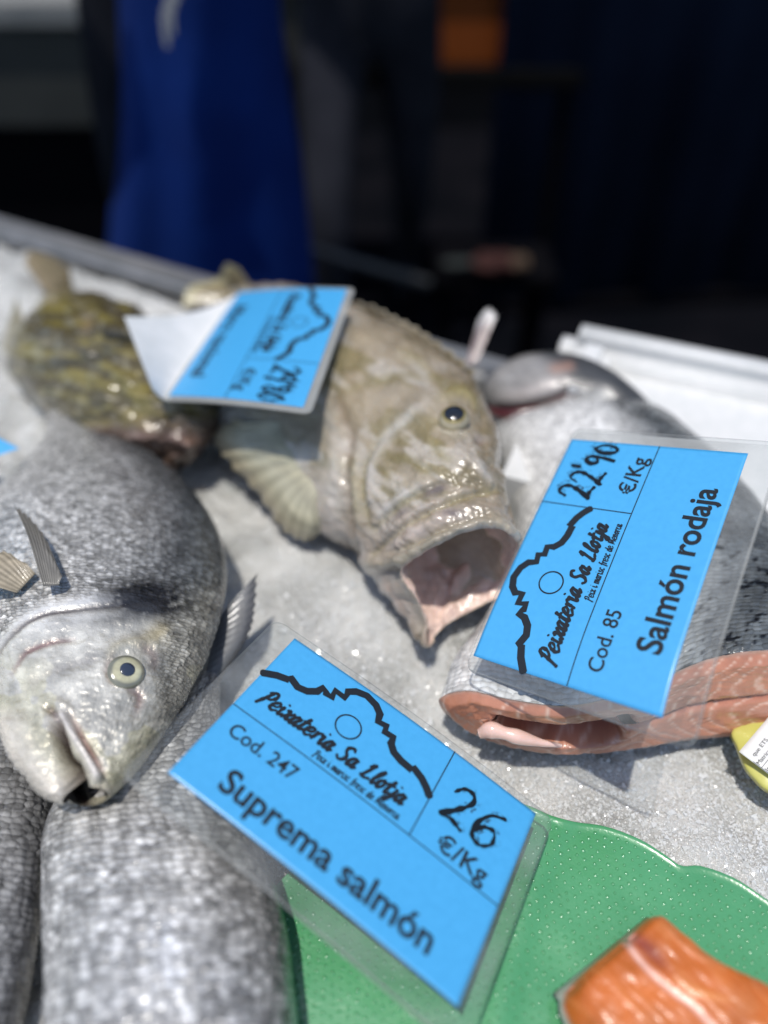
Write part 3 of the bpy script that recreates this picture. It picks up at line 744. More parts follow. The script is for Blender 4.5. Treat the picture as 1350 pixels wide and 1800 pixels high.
def tube(name, pts, rad, m, parent, ns=16, n=60, tint=(.76, .52, .45)):
    P = catmull(np.array(pts), n); R = catmull(np.array(rad)[:, None], n)[:, 0]
    T = np.gradient(P, axis=0); T /= np.linalg.norm(T, axis=1)[:, None]
    a = np.cross(T, [0, 0, 1.0]); a /= np.maximum(np.linalg.norm(a, axis=1)[:, None], 1e-9); b = np.cross(T, a)
    ph = np.linspace(0, 2 * np.pi, ns)
    G = P[:, None] + R[:, None, None] * (a[:, None] * np.cos(ph)[None, :, None] + b[:, None] * np.sin(ph)[None, :, None])
    V = np.concatenate([G.reshape(-1, 3), P[:1] - T[:1] * R[0] * .7, P[-1:] + T[-1:] * R[-1] * .7]); q = [tuple(i) for i in grid_quads(n, ns)]
    for j in range(ns - 1):
        q.append((j, j + 1, n * ns)); q.append(((n - 1) * ns + j + 1, (n - 1) * ns + j, n * ns + 1))
    o = mesh_np(name, V, q, m, col=np.ones((len(V), 3)) * np.array(tint), fuv=V[:, :2]); 
    if parent: keep(o, parent)
    return o
salmon()

# ---- the gaping grouper
def grouper():
    root = empty('grouper', tuple(at(700, 900, 0)), 'pale olive grouper with a black eye and its mouth gaping wide', 'fish', 'groupers on the ice')
    rows = [
        ((442, 505, .030), (392, 528, .022), .007, .007),
        ((520, 512, .055), (345, 650, .020), .030, .02),
        ((640, 556, .068), (395, 790, .014), .042, .02),
        ((742, 604, .078), (500, 880, .012), .046, .02),
        ((826, 664, .085), (580, 950, .012), .047, .02),
        ((870, 745, .090), (612, 965, .014), .046, .02),
        ((884, 826, .092), (634, 990, .018), .042, .02)]
    D, V = rails(rows, 0), rails(rows, 1); nv = 340
    Nn = auto_n(D, V, (-.15, -.5, .85))
    seg = 44; nu0 = seg * (len(rows) - 1) + 1
    G0 = ring_loft(D, V, [r[2] for r in rows], [r[3] for r in rows], Nn, nu0, nv, 1.0, .92)
    keys = [G0[k * seg] for k in range(len(rows))]
    rim = catmull(np.array(P3([(893, 1035, .030), (910, 1000, .050), (914, 962, .075), (898, 932, .090), (845, 918, .094), (768, 948, .086),
                               (702, 994, .064), (724, 1040, .050), (742, 1085, .034), (746, 1128, .020), (776, 1096, .015), (836, 1062, .020)])), nv - 1, True)
    rim = np.vstack([rim, rim[:1]])
    cen = rim.mean(0); back = keys[-2].mean(0) - cen; back /= np.linalg.norm(back)
    def inner(k, b, jig=0): return cen + (rim - cen) * k + back * b
    keys += [rim * .5 + keys[-1] * .5 + 0, rim]
    pre = [keys[i] for i in range(len(keys))]
    ins = [inner(.955, -.001), inner(.90, .006), inner(.88, .020), inner(.80, .036), inner(.6, .052), inner(.3, .062), inner(.02, .065)]
    allk = np.array(pre + ins)                                  # K x nv x 3
    K = len(allk); tt = np.concatenate([np.linspace(0, 6, 200, endpoint=False), np.linspace(6, 8, 120, endpoint=False), np.linspace(8, K - 1, 130)])
    G = catmull(allk.reshape(K, -1), 0, t=tt).reshape(len(tt), nv, 3); nu = len(tt)
    N = out_normals(G[:300]); Nf = grid_normals(G); Nf *= np.sign((Nf[:300] * N).sum()); Nf = Nf.reshape(-1, 3)
    px, _ = project(G.reshape(-1, 3)); x, y = px.T; n = len(x)
    ins_k = sstep(8.1, 8.7, np.repeat(tt, nv)); 
    ph = np.linspace(0, 1, nv)[None].repeat(nu, 0).ravel(); vis = (np.sin(-np.pi / 2 + 2 * np.pi * ph) > -.25)
    fu = np.stack([np.repeat(np.concatenate([[0], np.cumsum(np.linalg.norm(np.diff(G.mean(1), axis=0), axis=1))]), nv), np.tile(np.linspace(0, .34, nv), nu)], -1)
    a = fbm((x + .8 * y) / 110, (y - .5 * x) / 40, 2, 3); b = fbm((x + y) / 70 + 9, (y - .6 * x) / 26, 17, 3)
    base = np.array([.36, .30, .215]); olive = np.array([.225, .185, .085]); pale = np.array([.54, .49, .43]); pink = np.array([.50, .36, .32])
    col = np.ones((n, 3)) * base
    k = sstep(.5, .64, a)[:, None] * .75; col = col * (1 - k) + olive * k
    k = sstep(.54, .68, b)[:, None] * .7; col = col * (1 - k) + pale * k
    acr = np.cos(-np.pi / 2 + 2 * np.pi * ph); k = sstep(-.35, -.9, acr)[:, None] * .6; col = col * (1 - k) + pale * k
    k = sstep(.55, .98, acr)[:, None] * .55; col = col * (1 - k) + np.array([.17, .13, .075]) * k
    k = (sstep(860, 960, y) * .55)[:, None]; col = col * (1 - k) + np.array([.41, .325, .27]) * k
    disp = np.zeros(n)
    OL = (.24, .20, .08); PA = (.66, .63, .60); DKP = (.15, .12, .12); BR = (.19, .13, .09)
    L = [([(741, 720), (700, 748), (662, 787), (638, 836), (640, 905), (660, 945)], 7, -2.4, OL, .6),
         ([(752, 708), (712, 735), (678, 770), (655, 815), (650, 880)], 9, 1.8, PA, .55),
         ([(590, 693), (615, 764), (610, 835), (612, 924), (622, 975)], 8, -3.2, (.20, .15, .10), .6, 'full'),
         ([(560, 700), (590, 770), (588, 840), (585, 930)], 14, 1.5, PA, .4),
         ([(628, 790), (622, 850), (628, 920)], 9, 1.4, (.45, .40, .26), .5),
         ([(590, 690), (650, 672), (720, 660), (770, 672)], 8, -1.0, OL, .6),
         ([(722, 640), (742, 655), (755, 690)], 8, -1.1, PA, .4),
         ([(700, 620), (730, 632), (752, 655)], 9, 1.1, OL, .5),
         ([(760, 720), (778, 750), (810, 762), (838, 742)], 9, -1.6, (.36, .32, .22), .5),
         ([(768, 700), (800, 690), (832, 704), (842, 726)], 9, 1.8, (.34, .28, .10), .6),
         ([(843, 769), (846, 772)], 8, -1.8, (.20, .15, .12), .7, 'full'),
         ([(760, 770), (775, 800), (800, 815)], 10, -.8, OL, .6),
         ([(690, 800), (730, 812), (765, 832)], 9, -.7, OL, .5),
         ([(830, 800), (850, 830), (868, 850)], 8, .9, PA, .4),
         ([(655, 930), (700, 890), (745, 862), (790, 845)], 7, -1.8, OL, .7),
         ([(660, 915), (700, 876), (750, 850)], 9, 1.3, PA, .5),
         ([(738, 870), (768, 860), (785, 852)], 10, -.6, DKP, .85),
         ([(690, 915), (705, 902), (722, 894)], 9, -.5, DKP, .7),
         ([(655, 975), (700, 932), (760, 897), (830, 868), (868, 862)], 6, -2.6, (.30, .25, .13), .6, 'full'),
         ([(662, 962), (706, 920), (764, 886), (832, 856)], 8, 1.3, (.55, .47, .42), .4),
         ([(668, 984), (720, 945), (790, 908), (860, 888)], 12, 1.8, (.50, .42, .38), .5),
         ([(776, 900), (800, 906), (826, 914)], 8, -.5, DKP, .8),
         ([(738, 950), (752, 940), (770, 938)], 8, -.6, DKP, .6),
         ([(655, 990), (700, 984), (770, 952), (850, 922), (892, 930), (912, 962)], 12, 3.8, (.36, .31, .23), .8, 'full'),
         ([(662, 976), (720, 960), (790, 928), (860, 906)], 5, -1.8, (.33, .27, .16), .5),
         ([(660, 1004), (700, 1002), (730, 992)], 6, -2.0, (.30, .22, .17), .6),
         ([(668, 1010), (700, 1060), (722, 1100)], 12, 1.2, (.50, .40, .35), .5),
         ([(690, 1030), (712, 1075), (716, 1100)], 5, -1.5, (.30, .23, .19), .6),
         ([(722, 1115), (740, 1128), (756, 1118)], 16, 2.6, BR, .95, 'full'),
         ([(742, 1118), (744, 1136)], 4, -2.0, (.08, .05, .04), .8, 'full'),
         ([(735, 1060), (748, 1095)], 10, 1.4, (.33, .26, .22), .6)]
    feats(px, col, disp, L)
    disp += (fbm((x + y) / 30, (y - x) / 16, 51, 3) - .5) * .0034 * (1 - .4 * ins_k) + (fbm(x / 60, y / 45, 53, 2) - .5) * .004
    disp *= (1 - ins_k) * vis
    # inside of the mouth: pink, creased, paler ridges
    mi = np.array([.74, .55, .47]) * (.75 + .5 * fbm(x / 30, y / 45, 61)[:, None])
    dsp2 = np.zeros(n)
    feats(px, mi, dsp2, [([(795, 985), (818, 962), (838, 950)], 14, -2, (.85, .68, .42), .7, 'full'), ([(842, 990), (858, 975), (870, 960)], 13, -2, (.9, .8, .7), .7, 'full'),
                       ([(770, 1080), (785, 1040), (790, 1015), (780, 1010)], 7, -3, (.82, .62, .55), .7, 'full'), ([(800, 1050), (840, 1010), (860, 1000)], 9, -2.5, (.82, .64, .50), .6, 'full'),
                       ([(790, 1030), (815, 1000), (835, 985)], 9, 3, (.42, .24, .19), .6, 'full'), ([(730, 1000), (760, 1010), (790, 1000)], 10, 2, (.40, .30, .25), .5), ([(850, 1040), (880, 1010), (890, 985)], 9, -1.5, (.5, .34, .33), .5, 'full')])
    disp += dsp2 * ins_k - ins_k * (fbm(x / 18, y / 26, 63, 3) - .5) * .004
    col = col * (1 - ins_k[:, None]) + mi * ins_k[:, None]
    lip = np.exp(-((np.repeat(tt, nv) - 8.15) / .42) ** 2)[:, None] * .65
    col = col * (1 - lip) + (np.array([.33, .29, .22]) * (.7 + .6 * fbm(x / 16, y / 12, 71)[:, None])) * lip
    G2 = (G.reshape(-1, 3) + Nf * disp[:, None]).reshape(G.shape)
    m = fish_mat('grouper_skin', .0, .36, .0034, .00012, coat=.7, dark=.06, wb=.0008, wr=130, rnd=.8, sss=.3, var=(.92, 1.06), bl_=(.85, 1.12))
    keep(mesh_np('body', G2.reshape(-1, 3), grid_quads(nu, nv), m, None, col=col, fuv=fu), root)
    eyeball(G2[:250], (801, 729), .0098, (.24, .19, .05), (.004, .005, .007), root, pr=.62, out=.30, flat=.6, ring=(.36, .31, .2))
    # fan shaped pectoral fin resting on the ice
    fin('pectoral_fin', P3([(528, 752, .058), (548, 800, .056), (562, 850, .050), (566, 880, .044)]),
        P3([(410, 735, .052), (372, 765, .034), (392, 805, .026), (450, 868, .018), (492, 930, .012), (530, 952, .010), (552, 940, .010), (566, 905, .016)]), fin_m2, root, (.44, .41, .29), rays=15, curl=.008, tipcol=(.40, .34, .22), thick=.0016, amp=.0005)
    # low spiny back fin
    base = [(620, 545, .066), (700, 584, .074), (770, 624, .081), (826, 664, .085)]
    tip = [(612, 530, .078), (655, 538, .085), (690, 556, .088), (725, 572, .090), (760, 596, .092), (800, 624, .093), (834, 655, .092)]
    fin('dorsal_fin', P3(base), P3(tip), fin_m2, root, (.30, .25, .15), rays=11, tipcol=(.45, .4, .3), thick=.0012, amp=.0015)
    fin('tail_fin', P3([(392, 530, .022), (442, 503, .032)]), P3([(318, 540, .02), (330, 505, .03), (380, 490, .03), (396, 464, .06), (418, 470, .05)]), fin_m2, root, (.22, .18, .10), rays=12, tipcol=(.40, .36, .2))
fin_m2 = fish_mat('thick_fin', .0, .35, 0, 0, coat=.6, wb=.0005, wr=200)
grouper()

def brown_grouper():
    root = empty('grouper', tuple(at(200, 680, 0)), 'dark brown and olive mottled grouper lying at the back left with its tail raised', 'fish', 'groupers on the ice')
    rows = [((128, 508, .020), (84, 520, .018), .006, .008), ((160, 522, .034), (48, 580, .014), .020, .015), ((225, 540, .044), (22, 640, .012), .036, .02), ((300, 590, .050), (38, 690, .010), .044, .02),
            ((356, 650, .050), (92, 735, .010), .046, .02), ((384, 710, .046), (160, 778, .010), .044, .02), ((372, 762, .036), (226, 806, .010), .034, .015), ((346, 800, .026), (288, 824, .012), .015, .01), ((326, 814, .020), (310, 822, .016), .004, .005)]
    D, V = rails(rows, 0), rails(rows, 1); nu, nv = 240, 240
    G = ring_loft(D, V, [r[2] for r in rows], [r[3] for r in rows], auto_n(D, V, (-.1, -.4, .9)), nu, nv, 1, .9)
    px, _ = project(G.reshape(-1, 3)); x, y = px.T; fu = fuv_of(G); n = len(x)
    a = fbm((x + y) / 44, (y - .3 * x) / 15, 3, 4); b = fbm(x / 20 + 5, y / 14, 8, 4)
    col = np.ones((n, 3)) * np.array([.085, .068, .028])
    k = sstep(.42, .68, a)[:, None] * .85; col = col * (1 - k) + np.array([.20, .165, .04]) * k
    k = sstep(.55, .75, b)[:, None] * .5; col = col * (1 - k) + np.array([.30, .27, .17]) * k
    lip = (sstep(-40, 40, (y - 745) + .12 * (x - 250)) * sstep(110, 190, x))[:, None]
    col = col * (1 - lip) + np.array([.12, .075, .052]) * (.6 + .8 * fbm(x / 26, y / 20, 23)[:, None]) * lip
    disp = (fbm(x / 30, y / 20, 31, 3) - .5) * .009
    feats(px, col, disp, [([(60, 640), (90, 640), (150, 625), (230, 600)], 8, -2.5, (.03, .03, .02), .7), ([(143, 567), (160, 572)], 15, 2, (.34, .24, .12), .5), ([(190, 590), (225, 590)], 9, -3, (.012, .014, .01), .9, 'full'),
                          ([(150, 752), (220, 762), (300, 775), (345, 780)], 9, 3.5, (.20, .125, .10), .7), ([(170, 775), (240, 796), (300, 812)], 5, -4, (.03, .02, .015), .8), ([(48, 690), (90, 735), (150, 770)], 8, -2, (.02, .022, .02), .8)])
    G2 = G.reshape(-1, 3) + out_normals(G).reshape(-1, 3) * disp[:, None]
    m = fish_mat('brown_grouper_skin', .0, .3, 0, 0, coat=.6, dark=.15, wb=.0008, wr=90, rnd=.8)
    keep(mesh_np('body', G2, grid_quads(nu, nv), m, None, col=col, fuv=fu), root)
    fin('tail_fin', P3([(84, 520, .018), (128, 508, .022)]), P3([(42, 462, .045), (50, 440, .055), (85, 448, .055), (122, 470, .045)]), fin_m2, root, (.25, .19, .10), rays=11)
    fin('anal_fin', P3([(48, 585, .02), (20, 640, .014)]), P3([(28, 520, .035), (16, 560, .03), (4, 610, .02)]), fin_m2, root, (.30, .28, .2), rays=8)
    fin('pectoral_fin', P3([(60, 640, .045), (80, 680, .04)]), P3([(10, 628, .03), (14, 655, .024), (44, 690, .02)]), fin_m2, root, (.07, .07, .05), rays=9)
brown_grouper()

# ------------------------------------------------------------ green mat and salmon fillet
def serving_mat():
    m = mat('green_plastic', (.035, .22, .095), .27, spec=.8, coat=.9, cr=.13); t = NT(m)
    g = t.new('NewGeometry'); 
    mp = t.new('Mapping'); mp.inputs['Rotation'].default_value = (0, 0, .5); t.l(g.outputs['Position'], mp.inputs[0])
    n = t.new('TexNoise'); n.inputs['Scale'].default_value = 40; n.inputs['Detail'].default_value = 6; t.l(g.outputs['Position'], n.inputs['Vector'])
    n3 = t.new('TexNoise'); n3.inputs['Scale'].default_value = 700; t.l(g.outputs['Position'], n3.inputs['Vector'])
    b1 = t.bump(n3.outputs[0], .35, .0004); b2 = t.bump(n.outputs[0], .3, .002, b1); t.l(b2, t.b.inputs['Normal'])
    t.l(t.mixc(t.ramp(n.outputs[0], [(.3, 0.), (.7, 1.)]), (.060, .275, .108), (.072, .31, .128)), t.b.inputs['Base Color'])
    edge = [(470, 1570), (560, 1490), (700, 1420), (830, 1392), (925, 1414), (985, 1440), (1060, 1451), (1120, 1473), (1165, 1500), (1196, 1521), (1232, 1522), (1285, 1541), (1335, 1573), (1385, 1612), (1440, 1680), (1470, 1760)]
    zz = .005
    e = np.array([at(p[0], p[1], zz) for p in catmull(np.array(edge, float), 170)])
    M = len(e); rr = np.concatenate([[0, .004, .012], np.linspace(.03, 1, 90)]); nr = len(rr)
    low = e.copy(); low[:, 1] = -.02
    G = e[None] * (1 - rr[:, None, None]) + low[None] * rr[:, None, None]
    q, _ = project(G.reshape(-1, 3)); 
    d, s, _ = pdist(q, [(985, 1440), (940, 1550), (900, 1700), (870, 1820)])
    Z = .0016 * np.exp(-(d / 26) ** 2) * np.where(s > 0, 1, 1) + .003 * (fbm(G[..., 0].ravel() * 14, G[..., 1].ravel() * 14, 4) - .5)
    dip = np.array([0, .0008, .0] + [0] * (nr - 3))
    G[..., 2] += Z.reshape(nr, M) + dip[:, None]
    top = G.reshape(-1, 3); bot = top - A(0, 0, .0022)
    qd = grid_quads(nr, M); k = nr * M
    rim = np.concatenate([np.arange(M), np.arange(1, nr) * M + M - 1, (nr - 1) * M + np.arange(M - 2, -1, -1), np.arange(nr - 2, 0, -1) * M])
    Q = np.concatenate([qd, qd[:, ::-1] + k, np.stack([rim, rim + k, np.roll(rim, -1) + k, np.roll(rim, -1)], 1)])
    # raised dots moulded into the sheet
    sp = .0044; ii, jj = np.meshgrid(np.arange(-90, 90), np.arange(-90, 90), indexing='ij')
    gx = (ii + .5 * (jj % 2)).ravel() * sp + rng.normal(0, .00035, ii.size); gy = jj.ravel() * sp * .87 + rng.normal(0, .00035, ii.size)
    wx = .15 + gx * math.cos(.5) - gy * math.sin(.5); wy = .15 + gx * math.sin(.5) + gy * math.cos(.5)
    tp = top.reshape(nr, M, 3); ex = tp[0, :, 0]; order = np.argsort(ex)
    edge_y = np.interp(wx, ex[order], tp[0, order, 1])
    ok = (wx > ex.min() + .004) & (wx < ex.max() - .004) & (wy > .03) & (wy < edge_y - .004); wx, wy = wx[ok], wy[ok]
    flat = tp.reshape(-1, 3); DV, DQ = [], []; base_i = 2 * k
    th = np.linspace(0, 2 * np.pi, 10, endpoint=False)
    for X, Y in zip(wx, wy):
        z0 = flat[np.argmin((flat[::3, 0] - X) ** 2 + (flat[::3, 1] - Y) ** 2) * 3, 2] - .0001
        rd = .00105 * rng.uniform(.75, 1.2); hh = .00066 * rng.uniform(.7, 1.2)
        for q_, h_ in ((1, 0), (.82, .42), (.55, .76), (.25, .96)):
            for a_ in th: DV.append((X + rd * q_ * math.cos(a_), Y + rd * q_ * math.sin(a_), z0 + hh * h_))
        DV.append((X, Y, z0 + hh))
        for l_ in range(3):
            for a_ in range(10): DQ.append((base_i + l_ * 10 + a_, base_i + l_ * 10 + (a_ + 1) % 10, base_i + l_ * 10 + 10 + (a_ + 1) % 10, base_i + l_ * 10 + 10 + a_))
        for a_ in range(10): DQ.append((base_i + 30 + a_, base_i + 30 + (a_ + 1) % 10, base_i + 40))
        base_i += 41
    o = mesh_np('serving_mat', np.concatenate([top, bot, np.array(DV)]), [tuple(q_) for q_ in Q] + DQ, m); tag(o, 'glossy green plastic mat with scalloped edge lying under the fillet', 'mat')
    o.location = (0, 0, 0)
serving_mat()

def fillet():
    root = empty('salmon_fillet', tuple(at(1180, 1740, .012)), 'bright orange salmon fillet piece with a white line on the green mat', 'fillet')
    rows = [((1152, 1612, .030), (1012, 1728, .028)), ((1170, 1615, .034), (1018, 1750, .032)), ((1212, 1650, .036), (1050, 1805, .033)), ((1262, 1690, .037), (1100, 1870, .034)), ((1346, 1728, .037), (1170, 1950, .034)), ((1460, 1790, .036), (1250, 2040, .033)), ((1530, 1850, .033), (1330, 2100, .03)), ((1540, 1870, .03), (1350, 2110, .027))]
    Dt, Vt = rails(rows, 0), rails(rows, 1)
    nu, nv = 200, 200
    D = catmull(Dt, nu); V = catmull(Vt, nu)
    # cross section: flat domed top, slanted sides down to the skin
    s = np.linspace(0, 1, 120)[None, :, None]
    top = D[:, None] * (1 - s) + V[:, None] * s; top[..., 2] += .0035 * (1 - (2 * s[..., 0] - 1) ** 8) 
    zb = .0125
    def side(E, out): 
        k = np.linspace(0, 1, 24)[None, 1:, None]; Lw = E.copy(); Lw[:, 2] = zb; Lw = Lw + out
        mid = E[:, None] * (1 - k) + Lw[:, None] * k; mid = mid + out[:, None] * .6 * np.sin(np.pi * k) * 1; return mid
    cr = (D - V); cr[:, 2] = 0; cr /= np.linalg.norm(cr, axis=1)[:, None]
    G = np.concatenate([side(D, cr * .003)[:, ::-1], top, side(V, -cr * .006)], 1)
    nvv = G.shape[1]
    # close the two ends by drawing the end rings down and in
    def cap(g, dirv):
        out = []
        for k in (.35, .7, 1.0):
            h = g.copy(); h[:, 2] = g[:, 2] * (1 - k) + zb * k; h[:, :2] += dirv * .004 * k; out.append(h)
        c = out[-1].copy(); c[:, :] = c.mean(0); c[:, 2] = zb; out.append(c); return np.array(out)
    ax = ((D[3] + V[3]) - (D[0] + V[0]))[:2]; ax /= np.hypot(*ax)
    G = np.concatenate([cap(G[0], -ax)[::-1], G, cap(G[-1], ax)], 0); nu = len(G)
    px, _ = project(G.reshape(-1, 3)); x, y = px.T; n = len(x)
    zrel = (G[..., 2].ravel() - zb) / .026
    col = np.ones((n, 3)) * np.array([.50, .125, .018]) * (.82 + .36 * fbm(x / 50, y / 60, 2)[:, None])
    # fine grain running along the piece
    t = (x - 1097) * .70 - (y - 1649) * .72
    g = fbm((x + y) / 70, t / 9, 7, 3); k = sstep(.52, .68, g)[:, None] * .28; col = col * (1 - k) + np.array([.64, .25, .085]) * k
    disp = (fbm(x / 45, y / 45, 5, 2) - .5) * .0016 + (g - .5) * .0007
    feats(px, col, disp, [([(1094, 1646), (1140, 1705), (1185, 1745), (1225, 1775), (1275, 1830)], 6, -.7, (.86, .52, .42), .9, 'full'), ([(1092, 1640), (1120, 1650), (1145, 1672), (1175, 1708)], 13, -.9, (.26, .05, .035), .85), ([(1100, 1640), (1112, 1648)], 9, .5, (.70, .45, .38), .6),
                          ([(1185, 1720), (1235, 1745), (1290, 1760)], 7, .3, (.80, .36, .14), .5), ([(1150, 1615), (1200, 1660), (1260, 1700)], 5, .6, (.72, .30, .14), .4)])
    sk = (sstep(.5, .28, zrel) * sstep(1660, 1720, y))[:, None]; col = col * (1 - sk) + np.array([.62, .58, .53]) * sk
    sk = (sstep(.14, .05, zrel))[:, None]; col = col * (1 - sk) + np.array([.03, .032, .035]) * sk
    disp *= sstep(.2, .6, zrel)
    Nn = grid_normals(G).reshape(-1, 3); Nn *= np.sign(Nn[(nu // 2) * nvv + nvv // 2] @ A(0, 0, 1))
    G2 = G.reshape(-1, 3) + Nn * disp[:, None]
    fm = fish_mat('orange_flesh', 0, .38, 0, 0, coat=.25, wb=.00035, wr=260, sss=.08, bl_=(.88, 1.1))
    keep(mesh_np('flesh', G2, grid_quads(nu, nvv), fm, None, col=col, fuv=px / 3500), root)
fillet()

# ------------------------------------------------------------ price cards
ink = mat('black_print', (.012, .016, .022), .55, spec=.3)
marker = mat('black_marker', (.006, .009, .012), .35, spec=.4)
blue_m = None
def make_blue():
    m = mat('blue_paper', (.040, .30, .72), .5, coat=.45, cr=.24); t = NT(m); g = t.new('NewGeometry')
    n = t.new('TexNoise'); n.inputs['Scale'].default_value = 300; n.inputs['Detail'].default_value = 5; t.l(g.outputs['Position'], n.inputs['Vector'])
    t.l(t.mixc(t.ramp(n.outputs[0], [(.3, 0.), (.7, 1.)]), (.050, .33, .64), (.058, .355, .68)), t.b.inputs['Base Color'])
    n2 = t.new('TexNoise'); n2.inputs['Scale'].default_value = 900; n2.inputs['Detail'].default_value = 3; t.l(g.outputs['Position'], n2.inputs['Vector'])
    t.l(t.bump(n2.outputs[0], .3, .0002), t.b.inputs['Coat Normal'])
    return m
def make_lam():
    m = bpy.data.materials.new('laminate_film'); m.use_nodes = True; t = NT(m)
    t.b.inputs['Base Color'].default_value = (.45, .46, .46, 1); t.b.inputs['Roughness'].default_value = .14
    g = t.new('NewGeometry'); n2 = t.new('TexNoise'); n2.inputs['Scale'].default_value = 500; n2.inputs['Detail'].default_value = 4; t.l(g.outputs['Position'], n2.inputs['Vector'])
    n3 = t.new('TexNoise'); n3.inputs['Scale'].default_value = 35; n3.inputs['Detail'].default_value = 5; t.l(g.outputs['Position'], n3.inputs['Vector'])
    t.l(t.bump(n2.outputs[0], .4, .0003, t.bump(n3.outputs[0], .5, .002)), t.b.inputs['Normal'])
    tr = t.new('BsdfTransparent'); tr.inputs[0].default_value = (.955, .965, .965, 1)
    mx = t.new('MixShader'); 
    fac = t.ramp(n3.outputs[0], [(.4, .03), (.75, .16)]); fs = t.new('Fresnel'); fs.inputs[0].default_value = 1.45
    t.l(t.math('ADD', fac, t.math('MULTIPLY', fs.outputs[0], .6)), mx.inputs[0]); t.l(tr.outputs[0], mx.inputs[1]); t.l(t.b.outputs[0], mx.inputs[2])
    t.l(mx.outputs[0], t.n['Material Output'].inputs['Surface'])
    return m
blue_m, lam_m = make_blue(), make_lam()
# brush script strokes: letter -> (advance, strokes)
GL = {
 'P': (1.05, [[(.38, 1.62), (.28, .8), (.08, -.28)], [(.10, 1.32), (.40, 1.66), (.78, 1.58), (.86, 1.1), (.62, .74), (.3, .72)]]),
 'e': (.86, [[(.1, .42), (.5, .52), (.66, .82), (.42, 1.04), (.12, .7), (.1, .25), (.38, -.02), (.80, .25)]]),
 'i': (.5, [[(.12, 1.0), (.14, .35), (.28, .0), (.52, .3)], [(.2, 1.42), (.22, 1.46)]]),
 'x': (.8, [[(.02, .85), (.22, 1.0), (.4, .5), (.56, .02), (.8, .25)], [(.74, .98), (.4, .5), (.08, .0)]]),
 'a': (.85, [[(.62, .82), (.38, 1.0), (.12, .6), (.16, .05), (.4, .12), (.62, .9)], [(.63, .98), (.56, .3), (.68, .0), (.88, .28)]]),
 't': (.62, [[(.32, 1.55), (.2, .5), (.28, .02), (.6, .28)], [(.02, 1.02), (.3, 1.02), (.58, 1.08)]]),
 'r': (.68, [[(.08, .98), (.16, .5), (.12, .0)], [(.14, .5), (.3, .92), (.5, 1.0), (.66, .8)]]),
 'S': (1.0, [[(.86, 1.42), (.62, 1.68), (.26, 1.5), (.3, 1.08), (.66, .66), (.66, .2), (.34, -.02), (.02, .25)]]),
 'L': (1.0, [[(.22, 1.2), (.36, 1.55), (.5, 1.6), (.4, 1.0), (.24, .12)], [(.1, .1), (.5, .02), (.9, .2)]]),
 'l': (.52, [[(.1, .5), (.44, 1.3), (.4, 1.66), (.24, 1.3), (.16, .4), (.28, .0), (.54, .3)]]),
 'o': (.78, [[(.36, 1.0), (.1, .55), (.3, .0), (.58, .5), (.36, 1.0), (.54, .82), (.8, .92)]]),
 'j': (.48, [[(.26, 1.0), (.22, .1), (.08, -.55), (-.14, -.4), (.1, -.05), (.5, .3)], [(.32, 1.42), (.34, 1.46)]]),
 'm': (1.1, [[(.08, 1.0), (.12, .0)], [(.12, .6), (.36, 1.0), (.5, .8), (.48, .0)], [(.5, .6), (.74, 1.0), (.88, .8), (.86, .1), (1.05, .2)]]),
 's': (.7, [[(.56, .85), (.36, 1.0), (.16, .75), (.48, .4), (.4, .02), (.08, .12)]]),
 'c': (.7, [[(.58, .85), (.36, 1.0), (.1, .5), (.3, .0), (.64, .2)]]),
 'f': (.6, [[(.62, 1.5), (.42, 1.6), (.3, 1.1), (.24, .2), (.18, -.3)], [(.04, .95), (.56, 1.0)]]),
 'd': (.85, [[(.58, .82), (.36, 1.0), (.1, .5), (.24, .0), (.48, .2), (.6, .9)], [(.7, 1.6), (.56, .4), (.66, .0), (.84, .2)]]),
 'M': (1.25, [[(.06, .0), (.2, 1.5), (.5, .3), (.86, 1.5), (.98, .0)]]),
 'n': (.85, [[(.08, 1.0), (.12, .0)], [(.12, .6), (.38, 1.0), (.56, .8), (.54, .1), (.76, .2)]]), ' ': (.6, [])}
def script_word(txt, slant=.28):
    out = []; x = 0.0
    for ch in txt:
        adv, st = GL[ch]
        for s in st: out.append([(px + x + slant * py, py) for px, py in s])
        x += adv
    return out, x
BAND = [(0.0, .70), (.065, .738), (.123, .757), (.126, .775), (.185, .752), (.235, .765), (.275, .800), (.286, .838), (.312, .822), (.352, .822), (.343, .868), (.402, .866), (.396, .908), (.43, .94), (.485, .957), (.55, .942), (.592, .91), (.606, .865), (.652, .874), (.66, .838), (.709, .842), (.716, .805), (.75, .772), (.80, .757), (.864, .752), (.868, .768), (.925, .748), (.965, .722), (.998, .692)]
